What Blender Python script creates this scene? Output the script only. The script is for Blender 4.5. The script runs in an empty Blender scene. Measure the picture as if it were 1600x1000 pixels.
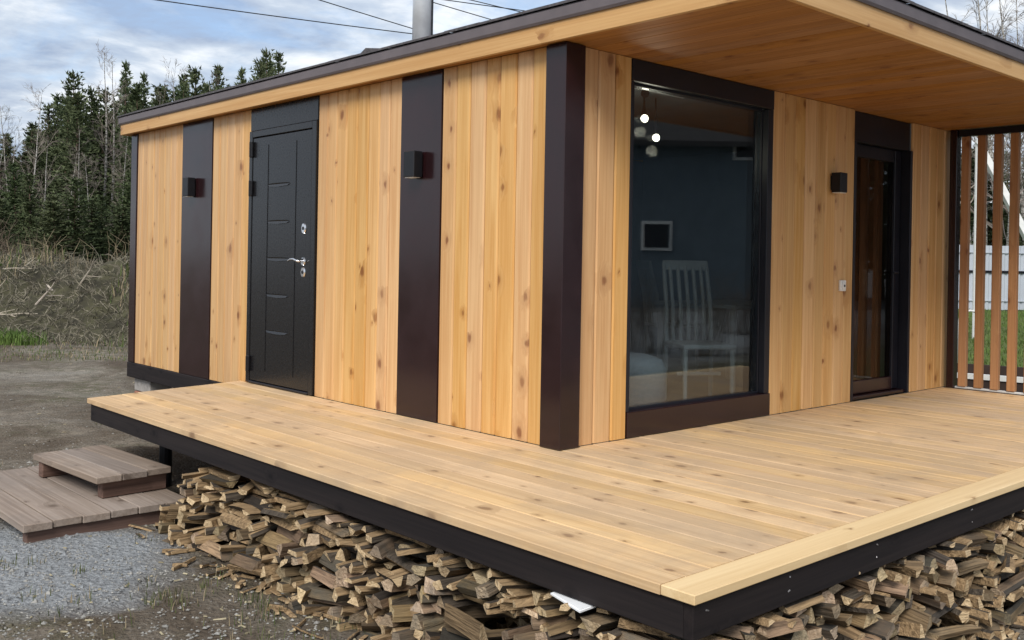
import bpy, math, random
from mathutils import Vector, Matrix, noise

# ------------------------------------------------------------------ camera, sky, sun, exposure
sc = bpy.context.scene
col = sc.collection
FPX, PCX, PCY = 1538.0, 800.0, 408.0           # focal length and optical centre, in pixels of the 1600 px photo
ROLL, YAW = math.radians(1.02), math.radians(42.3)
CAM = Vector((-3.95, -3.918, 1.06))            # deck top is z = 0, the house corner is at x = y = 0
FW = Vector((math.sin(YAW), math.cos(YAW), 0))
R0 = Vector((math.cos(YAW), -math.sin(YAW), 0))
U0 = Vector((0, 0, 1))
RT = R0*math.cos(ROLL) + U0*math.sin(ROLL)
UP = U0*math.cos(ROLL) - R0*math.sin(ROLL)
cd = bpy.data.cameras.new('camera'); cam = bpy.data.objects.new('camera', cd); col.objects.link(cam)
m3 = Matrix((RT, UP, -FW)).transposed().to_4x4(); m3.translation = CAM
cam.matrix_world = m3
cd.sensor_width = 36; cd.lens = FPX/1600*36; cd.shift_y = -(500-PCY)/1600
cd.clip_start = 0.05; cd.clip_end = 3000
sc.camera = cam

SUN_EL, SUN_AZ = math.radians(44), math.radians(236)   # azimuth clockwise from +Y (south-west of the corner)
w = bpy.data.worlds.new('World'); sc.world = w; w.use_nodes = True
nt = w.node_tree; N = nt.nodes; L = nt.links; N.clear()
def nd(t, **k):
    n = N.new(t)
    for a, b in k.items(): setattr(n, a, b)
    return n
wo = nd('ShaderNodeOutputWorld'); bg = nd('ShaderNodeBackground'); bg.inputs[1].default_value = 0.076
sky = nd('ShaderNodeTexSky'); sky.sky_type = 'NISHITA'; sky.sun_disc = False
sky.sun_elevation = SUN_EL; sky.sun_rotation = SUN_AZ; sky.air_density = 1.0; sky.dust_density = 1.0
tc = nd('ShaderNodeTexCoord'); sp = nd('ShaderNodeSeparateXYZ'); L.new(tc.outputs['Generated'], sp.inputs[0])
zz = nd('ShaderNodeMath', operation='MAXIMUM'); L.new(sp.outputs[2], zz.inputs[0]); zz.inputs[1].default_value = 0.0
za = nd('ShaderNodeMath', operation='ADD'); L.new(zz.outputs[0], za.inputs[0]); za.inputs[1].default_value = 0.16
dx = nd('ShaderNodeMath', operation='DIVIDE'); L.new(sp.outputs[0], dx.inputs[0]); L.new(za.outputs[0], dx.inputs[1])
dy = nd('ShaderNodeMath', operation='DIVIDE'); L.new(sp.outputs[1], dy.inputs[0]); L.new(za.outputs[0], dy.inputs[1])
cb = nd('ShaderNodeCombineXYZ'); L.new(dx.outputs[0], cb.inputs[0]); L.new(dy.outputs[0], cb.inputs[1])
def wnoise(scale, detail, rough, dist, off):
    mp = nd('ShaderNodeMapping'); L.new(cb.outputs[0], mp.inputs[0]); mp.inputs['Location'].default_value = off
    n = nd('ShaderNodeTexNoise'); L.new(mp.outputs[0], n.inputs['Vector'])
    n.inputs['Scale'].default_value = scale; n.inputs['Detail'].default_value = detail
    n.inputs['Roughness'].default_value = rough; n.inputs['Distortion'].default_value = dist
    return n
def wramp(src, *stops):
    r = nd('ShaderNodeValToRGB'); L.new(src, r.inputs[0]); e = r.color_ramp.elements
    while len(e) < len(stops): e.new(0.5)
    for el, (p, c) in zip(e, stops): el.position = p; el.color = (c, c, c, 1) if not isinstance(c, tuple) else (*c, 1)
    return r
n1 = wnoise(1.15, 9, 0.62, 0.35, (3.1, 1.7, 0)); n2 = wnoise(2.6, 8, 0.58, 0.2, (8.2, 4.4, 2))
cover = wramp(n1.outputs[0], (0.33, 0.45), (0.46, 0.93), (0.58, 1.0))
shade = wramp(n2.outputs[0], (0.36, (3.7, 4.5, 6.0)), (0.49, (5.9, 6.7, 7.8)), (0.61, (9.6, 9.9, 10.2)))
mx = nd('ShaderNodeMix', data_type='RGBA'); L.new(cover.outputs[0], mx.inputs[0])
sk2 = nd('ShaderNodeMix', data_type='RGBA'); sk2.blend_type = 'MULTIPLY'; sk2.inputs[0].default_value = 1
L.new(sky.outputs[0], sk2.inputs[6]); sk2.inputs[7].default_value = (1.6, 1.75, 1.9, 1)
L.new(sk2.outputs[2], mx.inputs[6]); L.new(shade.outputs[0], mx.inputs[7])
L.new(mx.outputs[2], bg.inputs[0]); L.new(bg.outputs[0], wo.inputs[0])

sl = bpy.data.lights.new('sun', 'SUN'); sl.energy = 2.5; sl.angle = math.radians(26); sl.color = (1.0, 0.96, 0.9)
so = bpy.data.objects.new('sun', sl); col.objects.link(so)
sd = Vector((math.sin(SUN_AZ)*math.cos(SUN_EL), math.cos(SUN_AZ)*math.cos(SUN_EL), math.sin(SUN_EL)))
so.rotation_euler = sd.to_track_quat('Z', 'Y').to_euler(); so.location = sd*40
sc.view_settings.view_transform = 'Standard'; sc.view_settings.look = 'None'
sc.view_settings.exposure = 0.5; sc.view_settings.gamma = 1.0
sc.render.resolution_x = 1600; sc.render.resolution_y = 1000

# ------------------------------------------------------------------ helpers
rnd = random.Random(7)
def ray(x, y): return FW + RT*((x-PCX)/FPX) - UP*((y-PCY)/FPX)
def at_depth(x, y, d): return CAM + ray(x, y)*d
def at_z(x, y, z): r = ray(x, y); return CAM + r*((z-CAM.z)/r.z)
def to_px(p):
    v = Vector(p)-CAM; d = v.dot(FW)
    return PCX+FPX*v.dot(RT)/d, PCY-FPX*v.dot(UP)/d, d
W = {}
def tag(o, label=None, cat=None, group=None, kind=None):
    if label: o['label'] = label
    if cat: o['category'] = cat
    if group: o['group'] = group
    if kind: o['kind'] = kind
    return o
def empty(name, loc=(0, 0, 0), parent=None):
    o = bpy.data.objects.new(name, None); col.objects.link(o); o.empty_display_size = 0.1
    o.parent = parent
    base = W[parent] if parent else Vector((0, 0, 0))
    o.location = Vector(loc)-base; W[o] = Vector(loc)
    return o
class MB:
    def __init__(s): s.v = []; s.f = []; s.m = []
    def add(s, vs, fs, mi=0):
        b = len(s.v); s.v.extend(Vector(v) for v in vs)
        for f in fs: s.f.append(tuple(i+b for i in f)); s.m.append(mi)
    def box(s, x0, x1, y0, y1, z0, z1, mi=0, bev=0.0):
        if bev <= 0:
            s.add([(x, y, z) for z in (z0, z1) for y in (y0, y1) for x in (x0, x1)],
                  [(0, 2, 3, 1), (4, 5, 7, 6), (0, 1, 5, 4), (2, 6, 7, 3), (0, 4, 6, 2), (1, 3, 7, 5)], mi); return s
        c = Vector(((x0+x1)/2, (y0+y1)/2, (z0+z1)/2)); h = ((x1-x0)/2, (y1-y0)/2, (z1-z0)/2)
        b = min(bev, *[k*0.49 for k in h]); vs = []; idx = {}
        for sx in (-1, 1):
            for sy in (-1, 1):
                for sz in (-1, 1):
                    sg = (sx, sy, sz)
                    for ax in range(3):
                        p = [sg[k]*(h[k]-(0 if k == ax else b)) for k in range(3)]
                        idx[(sx, sy, sz, ax)] = len(vs); vs.append(c+Vector(p))
        fs = []
        for ax in range(3):
            u, q = (ax+1) % 3, (ax+2) % 3
            for sg in (-1, 1):
                ring = []
                for a, bb in ((-1, -1), (1, -1), (1, 1), (-1, 1)):
                    k = [0, 0, 0]; k[ax] = sg; k[u] = a; k[q] = bb; ring.append(idx[(*k, ax)])
                fs.append(tuple(ring if sg > 0 else ring[::-1]))
            for a in (-1, 1):
                for bb in (-1, 1):
                    k0 = [0, 0, 0]; k1 = [0, 0, 0]; k0[ax] = -1; k1[ax] = 1
                    k0[u] = k1[u] = a; k0[q] = k1[q] = bb
                    r = (idx[(*k0, u)], idx[(*k1, u)], idx[(*k1, q)], idx[(*k0, q)])
                    fs.append(r if a*bb > 0 else r[::-1])
        for sx in (-1, 1):
            for sy in (-1, 1):
                for sz in (-1, 1):
                    r = tuple(idx[(sx, sy, sz, a)] for a in range(3)); fs.append(r if sx*sy*sz > 0 else r[::-1])
        s.add(vs, fs, mi); return s
    def tube(s, pts, rad, n=8, mi=0, caps=True, flat=1.0):
        pts = [Vector(p) for p in pts]; rings = []
        if not hasattr(rad, '__len__'): rad = [rad]*len(pts)
        ref = None
        for i, p in enumerate(pts):
            t = (pts[min(i+1, len(pts)-1)]-pts[max(i-1, 0)]).normalized()
            if ref is None: ref = Vector((0, 0, 1)) if abs(t.z) < 0.9 else Vector((1, 0, 0))
            a = t.cross(ref).normalized(); b = t.cross(a).normalized(); ref = -b if abs(b.dot(ref)) > 0 and b.dot(ref) < 0 else b
            rings.append([p+(a*math.cos(2*math.pi*k/n)+b*math.sin(2*math.pi*k/n)*flat)*rad[i] for k in range(n)])
        vs = [v for r in rings for v in r]; fs = []
        for i in range(len(pts)-1):
            for k in range(n):
                k2 = (k+1) % n; fs.append((i*n+k, i*n+k2, (i+1)*n+k2, (i+1)*n+k))
        if caps: fs.append(tuple(range(n-1, -1, -1))); fs.append(tuple(range((len(pts)-1)*n, len(pts)*n)))
        s.add(vs, fs, mi); return s
    def prism(s, poly, fn0, fn1, mi=0):           # polygon between two placings
        n = len(poly); vs = [fn0(*p) for p in poly]+[fn1(*p) for p in poly]
        fs = [tuple(range(n-1, -1, -1)), tuple(range(n, 2*n))]+[(i, (i+1) % n, n+(i+1) % n, n+i) for i in range(n)]
        s.add(vs, fs, mi); return s
    def mesh(s, name, mats, off=Vector((0, 0, 0)), smooth=False):
        me = bpy.data.meshes.new(name); me.from_pydata([v-off for v in s.v], [], s.f)
        for mt in mats: me.materials.append(mt)
        if len(mats) > 1: me.polygons.foreach_set('material_index', s.m)
        if smooth: me.polygons.foreach_set('use_smooth', [True]*len(s.f))
        me.validate(); me.update()
        return me
    def build(s, name, mats, parent=None, smooth=False, base=False):
        if not isinstance(mats, (list, tuple)): mats = [mats]
        lo = Vector([min(v[i] for v in s.v) for i in range(3)]); hi = Vector([max(v[i] for v in s.v) for i in range(3)])
        c = (lo+hi)/2
        if base: c.z = lo.z
        o = bpy.data.objects.new(name, s.mesh(name, mats, c, smooth)); col.objects.link(o)
        o.parent = parent; pw = W[parent] if parent else Vector((0, 0, 0))
        o.location = c-pw; W[o] = c
        return o
def bx(*a, bev=0.004): return MB().box(*a, bev=bev)
def lerp(a, b, t): return a+(b-a)*t
def sstep(a, b, x):
    t = max(0, min(1, (x-a)/(b-a))); return t*t*(3-2*t)

# ------------------------------------------------------------------ materials
class MT:
    def __init__(s, name, rough=0.6, spec=0.4, metallic=0.0):
        s.m = bpy.data.materials.new(name); s.m.use_nodes = True; s.t = s.m.node_tree; s.n = s.t.nodes; s.l = s.t.links
        s.b = s.n['Principled BSDF']; s.b.inputs['Roughness'].default_value = rough
        s.b.inputs['Specular IOR Level'].default_value = spec; s.b.inputs['Metallic'].default_value = metallic
    def node(s, t, **k):
        n = s.n.new(t)
        for a, b in k.items(): setattr(n, a, b)
        return n
    def put(s, sock, v):
        if hasattr(v, 'is_linked') or hasattr(v, 'links'): s.l.new(v, sock)
        else: sock.default_value = v
    def math(s, op, a, b=0.0, c=None, clamp=False):
        n = s.node('ShaderNodeMath', operation=op); n.use_clamp = clamp
        s.put(n.inputs[0], a); s.put(n.inputs[1], b)
        if c is not None: s.put(n.inputs[2], c)
        return n.outputs[0]
    def coord(s, kind='Object', scale=(1, 1, 1), rand=0.0):
        v = s.node('ShaderNodeTexCoord').outputs[kind]
        if rand:
            oi = s.node('ShaderNodeObjectInfo').outputs['Random']
            cx = s.node('ShaderNodeCombineXYZ')
            s.l.new(s.math('MULTIPLY', oi, rand), cx.inputs[0]); s.l.new(s.math('MULTIPLY', oi, rand*1.7), cx.inputs[1]); s.l.new(s.math('MULTIPLY', oi, rand*2.3), cx.inputs[2])
            ad = s.node('ShaderNodeVectorMath', operation='ADD'); s.l.new(v, ad.inputs[0]); s.l.new(cx.outputs[0], ad.inputs[1]); v = ad.outputs[0]
        return s.scale(v, scale)
    def scale(s, v, sc_):
        mp = s.node('ShaderNodeMapping'); s.l.new(v, mp.inputs[0]); mp.inputs['Scale'].default_value = sc_; return mp.outputs[0]
    def noise(s, v, scale=5, detail=4, rough=0.55, dist=0.0):
        n = s.node('ShaderNodeTexNoise'); s.l.new(v, n.inputs['Vector']); n.inputs['Scale'].default_value = scale
        n.inputs['Detail'].default_value = detail; n.inputs['Roughness'].default_value = rough; n.inputs['Distortion'].default_value = dist
        return n.outputs[0]
    def ramp(s, f, *stops):
        r = s.node('ShaderNodeValToRGB'); s.l.new(f, r.inputs[0]); e = r.color_ramp.elements
        while len(e) < len(stops): e.new(0.5)
        for el, (p, c) in zip(e, stops): el.position = p; el.color = (c, c, c, 1) if not isinstance(c, tuple) else (*c, 1)
        return r.outputs[0]
    def mix(s, f, a, b, mode='MIX'):
        n = s.node('ShaderNodeMix', data_type='RGBA'); n.blend_type = mode
        s.put(n.inputs[0], f)
        for i, q in ((6, a), (7, b)):
            if isinstance(q, tuple): n.inputs[i].default_value = (*q, 1)
            else: s.l.new(q, n.inputs[i])
        return n.outputs[2]
    def vary(s, c, amt, hue=0.0):
        oi = s.node('ShaderNodeObjectInfo').outputs['Random']
        h = s.node('ShaderNodeHueSaturation'); s.l.new(c, h.inputs['Color'])
        r2 = s.math('FRACT', s.math('MULTIPLY', oi, 17.31))
        s.l.new(s.math('MULTIPLY_ADD', oi, amt*2, 1-amt), h.inputs['Value'])
        if hue: s.l.new(s.math('MULTIPLY_ADD', r2, hue*2, 0.5-hue), h.inputs['Hue'])
        s.l.new(s.math('MULTIPLY_ADD', r2, 0.16, 0.92), h.inputs['Saturation'])
        return h.outputs[0]
    def color(s, c):
        if isinstance(c, tuple): s.b.inputs['Base Color'].default_value = (*c, 1)
        else: s.l.new(c, s.b.inputs['Base Color'])
        return s
    def bump(s, h, strength=0.3, dist=0.01):
        b = s.node('ShaderNodeBump'); b.inputs['Strength'].default_value = strength; b.inputs['Distance'].default_value = dist
        s.l.new(h, b.inputs['Height']); s.l.new(b.outputs[0], s.b.inputs['Normal']); return s
    def rough(s, r): s.l.new(r, s.b.inputs['Roughness']); return s

def wood(name, axis, light, dark, knot, rough=0.5, vary=0.12, kn=1.0, dirt=None, gr=0.5, kst=0.66):
    m = MT(name, rough, 0.35 if light[0] > 0.1 else 0.18)
    v = m.coord('Object', rand=61.0)
    nse = m.node('ShaderNodeTexNoise'); m.l.new(v, nse.inputs['Vector']); nse.inputs['Scale'].default_value = 2.5
    # knots: a few round cells, the grain bends round them
    sv = m.node('ShaderNodeSeparateXYZ'); m.l.new(v, sv.inputs[0]); oth = [i for i in range(3) if i != axis]
    kc = m.node('ShaderNodeCombineXYZ'); m.l.new(m.math('MULTIPLY', sv.outputs[axis], kst), kc.inputs[0]); m.l.new(m.math('ADD', sv.outputs[oth[0]], sv.outputs[oth[1]]), kc.inputs[1])
    vo = m.node('ShaderNodeTexVoronoi', voronoi_dimensions='2D'); kd = m.node('ShaderNodeTexNoise'); m.l.new(m.scale(v, tuple(14 if i == axis else 45 for i in range(3))), kd.inputs['Vector']); kd.inputs['Scale'].default_value = 1.0; kd.inputs['Detail'].default_value = 2
    ka = m.node('ShaderNodeVectorMath', operation='MULTIPLY_ADD'); m.l.new(kd.outputs['Color'], ka.inputs[0]); ka.inputs[1].default_value = (.030, .022, 0); m.l.new(kc.outputs[0], ka.inputs[2])
    m.l.new(ka.outputs[0], vo.inputs['Vector']); vo.inputs['Scale'].default_value = 6.0
    d = vo.outputs['Distance']; cs = m.node('ShaderNodeSeparateColor'); m.l.new(vo.outputs['Color'], cs.inputs[0])
    pick = m.math('GREATER_THAN', cs.outputs[0], 1-0.42*kn)
    size = m.math('MULTIPLY_ADD', m.math('POWER', cs.outputs[1], 2.0), 0.16, 0.045)
    rel = m.math('DIVIDE', d, size)
    kmask = m.math('MULTIPLY', m.math('MULTIPLY', m.ramp(rel, (0.45, 1.0), (1.25, 0.0)), pick), m.math('MULTIPLY_ADD', cs.outputs[2], 0.35, 0.65))
    halo = m.math('MULTIPLY', m.ramp(m.math('DIVIDE', rel, 3.4), (0.15, 1.0), (0.9, 0.0)), pick)
    s1 = [14, 14, 14]; s1[axis] = 0.55
    s2 = [150, 150, 150]; s2[axis] = 3.5
    bend = m.node('ShaderNodeVectorMath', operation='ADD'); cx = m.node('ShaderNodeCombineXYZ')
    hb = m.math('MULTIPLY', halo, 0.035)
    for i in range(3):
        if i != axis: m.l.new(hb, cx.inputs[i])
    m.l.new(v, bend.inputs[0]); m.l.new(cx.outputs[0], bend.inputs[1])
    g1 = m.noise(m.scale(bend.outputs[0], tuple(s1)), 1.0, 5, 0.6, 0.9)
    s3 = [55, 55, 55]; s3[axis] = 0.9
    g3 = m.noise(m.scale(bend.outputs[0], tuple(s3)), 1.0, 3, 0.5, 0.5)
    g2 = m.noise(m.scale(v, tuple(s2)), 1.0, 2, 0.5)
    f = m.math('ADD', m.math('MULTIPLY', g1, 0.55), m.math('ADD', m.math('MULTIPLY', g3, 0.36), m.math('MULTIPLY', g2, 0.16)))
    c = m.mix(m.ramp(f, (0.53-gr*0.22, 0.0), (0.53+gr*0.22, 1.0)), light, dark)
    c = m.mix(m.math('MULTIPLY', halo, 0.60), c, tuple(a*0.6+b*0.4 for a, b in zip(dark, knot)))
    c = m.mix(m.math('MULTIPLY', kmask, 0.85), c, knot)
    c = m.vary(c, vary, 0.002)
    if dirt:
        wv = m.node('ShaderNodeNewGeometry').outputs['Position']
        dn = m.noise(wv, 1.6, 8, 0.72, 0.5)
        c = m.mix(m.ramp(dn, (0.42, 0.0), (0.68, 0.75)), c, dirt)
    m.color(c); m.bump(f, 0.12, 0.004)
    m.rough(m.ramp(f, (0.2, rough-0.08), (0.8, rough+0.12)))
    return m.m
PINE_L, PINE_D, PINE_K = (0.66, 0.412, 0.182), (0.53, 0.282, 0.10), (0.185, 0.062, 0.018)
pine = [wood('pine_'+'xyz'[a], a, PINE_L, PINE_D, PINE_K, 0.42, 0.075, 0.72) for a in range(3)]
fascia_pine = [wood('fascia_pine_'+'xyz'[a], a, (0.62, 0.38, 0.16), (0.50, 0.275, 0.10), PINE_K, 0.45, 0.05, 0.7) for a in range(3)]
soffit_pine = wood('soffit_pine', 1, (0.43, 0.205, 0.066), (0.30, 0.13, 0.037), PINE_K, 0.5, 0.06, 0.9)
slat_pine = wood('slat_pine', 2, (0.46, 0.238, 0.10), (0.34, 0.155, 0.06), PINE_K, 0.45, 0.08)
deck_wood = [wood('deck_wood_'+'xyz'[a], a, (0.68, 0.475, 0.265), (0.52, 0.34, 0.175), (0.17, 0.085, 0.04), 0.55, 0.09, 0.85, (0.41, 0.30, 0.195)) for a in range(3)]
border_wood = wood('border_wood', 0, (0.72, 0.53, 0.28), (0.62, 0.43, 0.205), (0.25, 0.13, 0.05), 0.5, 0.03, 0.6)
step_wood = [wood('step_wood_'+'xyz'[a], a, (0.32, 0.258, 0.213), (0.19, 0.145, 0.113), (0.10, 0.07, 0.05), 0.75, 0.12, 0.8, (0.20, 0.165, 0.14)) for a in range(3)]
beam_red = [wood('beam_wood_'+'xyz'[a], a, (0.17, 0.10, 0.075), (0.09, 0.05, 0.036), (0.03, 0.018, 0.014), 0.75, 0.15) for a in range(3)]
dark_wood = [wood('dark_stained_wood_'+'xyz'[a], a, (0.024, 0.0185, 0.018), (0.014, 0.0112, 0.0118), (0.006, 0.005, 0.006), 0.62, 0.12, 1.3) for a in range(3)]

def plain(name, c, rough=0.5, spec=0.4, metallic=0.0, nscale=0, namt=0.15, bump=0.0):
    m = MT(name, rough, spec, metallic)
    if nscale:
        n = m.noise(m.coord('Object', rand=13.0), nscale, 5, 0.6)
        m.color(m.mix(m.ramp(n, (0.3, 0.0), (0.7, 1.0)), tuple(q*(1-namt) for q in c), tuple(min(1, q*(1+namt)) for q in c)))
        if bump: m.bump(n, bump, 0.01)
        m.rough(m.ramp(n, (0.3, max(0.02, rough-0.06)), (0.7, rough+0.06)))
    else: m.color(c)
    return m.m
trim = plain('dark_brown_trim', (0.018, 0.0062, 0.0072), 0.20, 0.5, 0, 3.0, 0.2)
trim_black = plain('black_frame', (0.0075, 0.0075, 0.012), 0.4, 0.4, 0, 4.0, 0.2)
door_paint = plain('black_door_paint', (0.0075, 0.0072, 0.0082), 0.25, 0.45, 0, 60.0, 0.12, 0.03)
lamp_black = plain('lamp_black', (0.006, 0.006, 0.008), 0.45, 0.4, 0, 20, 0.1)
chrome = plain('chrome', (0.75, 0.75, 0.76), 0.16, 0.5, 1.0)
steel = plain('stainless_steel', (0.80, 0.82, 0.84), 0.38, 0.5, 0.6, 9, 0.08)
screw_m = plain('weathered_screw', (0.22, 0.21, 0.21), 0.5, 0.5, 0.6)
white_plastic = plain('white_plastic', (0.75, 0.73, 0.68), 0.45, 0.4, 0, 25, 0.04)
white_sheet = plain('white_sheet_metal', (0.80, 0.81, 0.82), 0.35, 0.5, 0, 8, 0.06)
white_paint = plain('white_paint', (0.62, 0.62, 0.6), 0.5, 0.4, 0, 12, 0.08)
chair_paint = plain('chair_paint', (0.36, 0.37, 0.36), 0.5, 0.4, 0, 12, 0.08)
grey_fabric = plain('grey_fabric', (0.20, 0.22, 0.235), 0.9, 0.2, 0, 60, 0.15)
room_wall = plain('room_wall', (0.20, 0.24, 0.27), 0.8, 0.3, 0, 3, 0.1)
room_floor = plain('room_floor', (0.20, 0.17, 0.14), 0.5, 0.4, 0, 5, 0.2)
shingle = plain('bitumen_shingle', (0.085, 0.08, 0.085), 0.85, 0.3, 0, 38, 0.45, 0.4)
drip = plain('drip_edge_metal', (0.135, 0.115, 0.12), 0.5, 0.45, 0, 7, 0.12)
cable_m = plain('cable_black', (0.02, 0.02, 0.022), 0.6)
concrete = plain('concrete_block', (0.30, 0.28, 0.26), 0.9, 0.3, 0, 18, 0.25, 0.4)
brick_m = plain('red_brick', (0.27, 0.12, 0.08), 0.9, 0.3, 0, 22, 0.3, 0.4)
def glass_mat(name, tint, f0=0.11):
    m = MT(name); m.n.remove(m.b); lw_ = m.node('ShaderNodeLayerWeight'); lw_.inputs[0].default_value = 0.5
    fr = m.math('MULTIPLY_ADD', m.math('POWER', lw_.outputs['Facing'], 5.0), 0.94, f0)
    tr = m.node('ShaderNodeBsdfTransparent'); tr.inputs[0].default_value = (*tint, 1)
    gl = m.node('ShaderNodeBsdfGlossy'); gl.inputs['Roughness'].default_value = 0.004
    nz = m.noise(m.coord('Object'), 1.1, 1, 0.4); bp = m.node('ShaderNodeBump'); bp.inputs['Strength'].default_value = 0.02; bp.inputs['Distance'].default_value = 0.05
    m.l.new(nz, bp.inputs['Height']); m.l.new(bp.outputs[0], gl.inputs['Normal'])
    ms = m.node('ShaderNodeMixShader'); m.l.new(fr, ms.inputs[0]); m.l.new(tr.outputs[0], ms.inputs[1]); m.l.new(gl.outputs[0], ms.inputs[2])
    m.l.new(ms.outputs[0], m.n['Material Output'].inputs[0]); return m.m
glass = glass_mat('window_glass', (0.80, 0.86, 0.88))
glass_brown = glass_mat('door_glass', (0.62, 0.55, 0.48), 0.028)
blind_m = plain('brown_blind', (0.16, 0.115, 0.08), 0.8, 0.3, 0, 4, 0.25)
def emit(name, c, s):
    m = MT(name); m.b.inputs['Emission Color'].default_value = (*c, 1); m.b.inputs['Emission Strength'].default_value = s; m.color(c); return m.m
bulb = emit('lit_bulb', (1.0, 0.88, 0.66), 6.0)

def ground_mat():
    m = MT('mud_and_gravel', 0.95, 0.2); P = m.node('ShaderNodeNewGeometry').outputs['Position']
    a = m.noise(P, 0.9, 8, 0.62, 0.4); b = m.noise(P, 7.0, 7, 0.68); c = m.noise(P, 45, 4, 0.65); big = m.noise(P, 0.22, 5, 0.6)
    dirt = m.mix(m.ramp(a, (0.35, 0.0), (0.65, 1.0)), (0.155, 0.126, 0.094), (0.29, 0.25, 0.20))
    dirt = m.mix(m.ramp(b, (0.38, 0.0), (0.66, 0.8)), dirt, (0.095, 0.082, 0.065))
    dirt = m.mix(m.ramp(c, (0.52, 0.0), (0.75, 0.55)), dirt, (0.40, 0.375, 0.325))
    damp = m.noise(P, 0.55, 7, 0.7, 0.8)
    dirt = m.mix(m.ramp(damp, (0.47, 0.0), (0.60, 0.85)), dirt, (0.098, 0.073, 0.051))
    dirt = m.mix(m.ramp(damp, (0.30, 0.55), (0.45, 0.0)), dirt, (0.37, 0.345, 0.30))
    gr = m.mix(m.ramp(b, (0.35, 0.0), (0.65, 1.0)), (0.055, 0.062, 0.022), (0.105, 0.118, 0.042))
    sx = m.node('ShaderNodeSeparateXYZ'); m.l.new(P, sx.inputs[0]); X, Y = sx.outputs[0], sx.outputs[1]
    def spot(px, py, rx, ry, r0, r1):
        u = m.math('DIVIDE', m.math('SUBTRACT', X, px), rx); v = m.math('DIVIDE', m.math('SUBTRACT', Y, py), ry)
        dd = m.math('ADD', m.math('MULTIPLY', u, u), m.math('MULTIPLY', v, v))
        dd = m.math('ADD', dd, m.math('MULTIPLY_ADD', a, 2.2, -1.1)); dd = m.math('ADD', dd, m.math('MULTIPLY_ADD', b, 0.7, -0.35))
        return m.ramp(dd, (r0, 1.0), (r1, 0.0))
    # lawn on the far side of the house and by the brush, weeds where the noise says
    lawn = m.ramp(m.math('ADD', m.math('MULTIPLY', m.math('SUBTRACT', X, 7.0), 0.3), m.math('MULTIPLY_ADD', a, 1.5, -0.75)), (0.0, 0.0), (0.8, 1.0))
    lawn = m.math('MULTIPLY', lawn, m.ramp(m.math('MULTIPLY_ADD', Y, 0.25, 1.6), (0.0, 0.0), (1.0, 1.0)))
    yardg = m.ramp(m.math('ADD', m.math('MULTIPLY_ADD', Y, -0.22, -1.0), m.math('MULTIPLY_ADD', a, 1.0, -0.5)), (0.2, 0.0), (0.7, 0.9))
    weeds = m.math('MULTIPLY', m.ramp(m.math('ADD', m.math('MULTIPLY', a, 0.6), m.math('MULTIPLY', big, 0.5)), (0.55, 0.0), (0.72, 0.6)), m.ramp(b, (0.40, 0.0), (0.58, 1.0)))
    gcol = m.mix(weeds, dirt, gr); gcol = m.mix(lawn, gcol, m.mix(m.ramp(b, (0.3, 0.0), (0.7, 1.0)), (0.075, 0.10, 0.03), (0.15, 0.185, 0.06)))
    gv = m.mix(m.ramp(c, (0.35, 0.0), (0.65, 1.0)), (0.19, 0.20, 0.21), (0.40, 0.42, 0.435))
    s1 = spot(-2.35, 1.75, 0.95, 1.0, 0.35, 1.0); s2 = spot(1.3, -2.9, 1.2, 0.7, 0.4, 1.0)
    gcol = m.mix(m.math('MULTIPLY', m.math('MAXIMUM', m.math('MAXIMUM', s1, s2), yardg), 0.92), gcol, gv)
    m.color(gcol)
    vo = m.node('ShaderNodeTexVoronoi'); m.l.new(P, vo.inputs['Vector']); vo.inputs['Scale'].default_value = 38
    h = m.math('ADD', m.math('MULTIPLY', b, 1.0), m.math('ADD', m.math('MULTIPLY', c, 0.5), m.math('MULTIPLY', vo.outputs['Distance'], -0.25)))
    m.bump(h, 1.0, 0.06); return m.m
ground_m = ground_mat()
def leafy(name, c0, c1, sc_=3.0, rough=0.75, vary=0.2):
    m = MT(name, rough, 0.2); n = m.noise(m.coord('Object', rand=31), sc_, 4, 0.6)
    m.color(m.vary(m.mix(m.ramp(n, (0.33, 0.0), (0.67, 1.0)), c0, c1), vary, 0.02)); return m.m
needles = leafy('pine_needles', (0.050, 0.070, 0.033), (0.108, 0.132, 0.060))
bark_pine = leafy('pine_bark', (0.085, 0.06, 0.045), (0.15, 0.10, 0.07), 6)
def birch_bark():
    m = MT('birch_bark', 0.8, 0.2); v = m.coord('Object', (3, 3, 9), rand=19); n = m.noise(v, 2.0, 5, 0.65)
    m.color(m.mix(m.ramp(n, (0.42, 0.0), (0.58, 1.0)), (0.09, 0.08, 0.07), (0.43, 0.41, 0.375))); return m.m
birch_m = birch_bark()
twig_m = leafy('twigs', (0.15, 0.125, 0.105), (0.25, 0.215, 0.185), 2)
brown_twig = leafy('brown_twigs', (0.085, 0.062, 0.044), (0.14, 0.11, 0.08), 2)
brush_m = leafy('dead_brush', (0.055, 0.047, 0.036), (0.30, 0.262, 0.205), 5.0)
brush_earth = leafy('brush_earth', (0.030, 0.026, 0.018), (0.078, 0.072, 0.040), 2.6)
pale_stick = leafy('pale_dead_wood', (0.33, 0.28, 0.22), (0.46, 0.41, 0.34), 5)
dry_grass = leafy('dry_grass', (0.24, 0.20, 0.11), (0.35, 0.29, 0.17), 0.9)
green_grass = leafy('green_grass', (0.075, 0.115, 0.028), (0.16, 0.21, 0.06), 0.9)
weed_green = leafy('weed_green', (0.045, 0.065, 0.02), (0.10, 0.115, 0.04), 1.5)
stone_m = leafy('pebbles', (0.20, 0.19, 0.175), (0.40, 0.385, 0.36), 9)
chip_m = leafy('wood_chips', (0.22, 0.18, 0.125), (0.40, 0.335, 0.245), 9, 0.8, 0.4)
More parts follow.
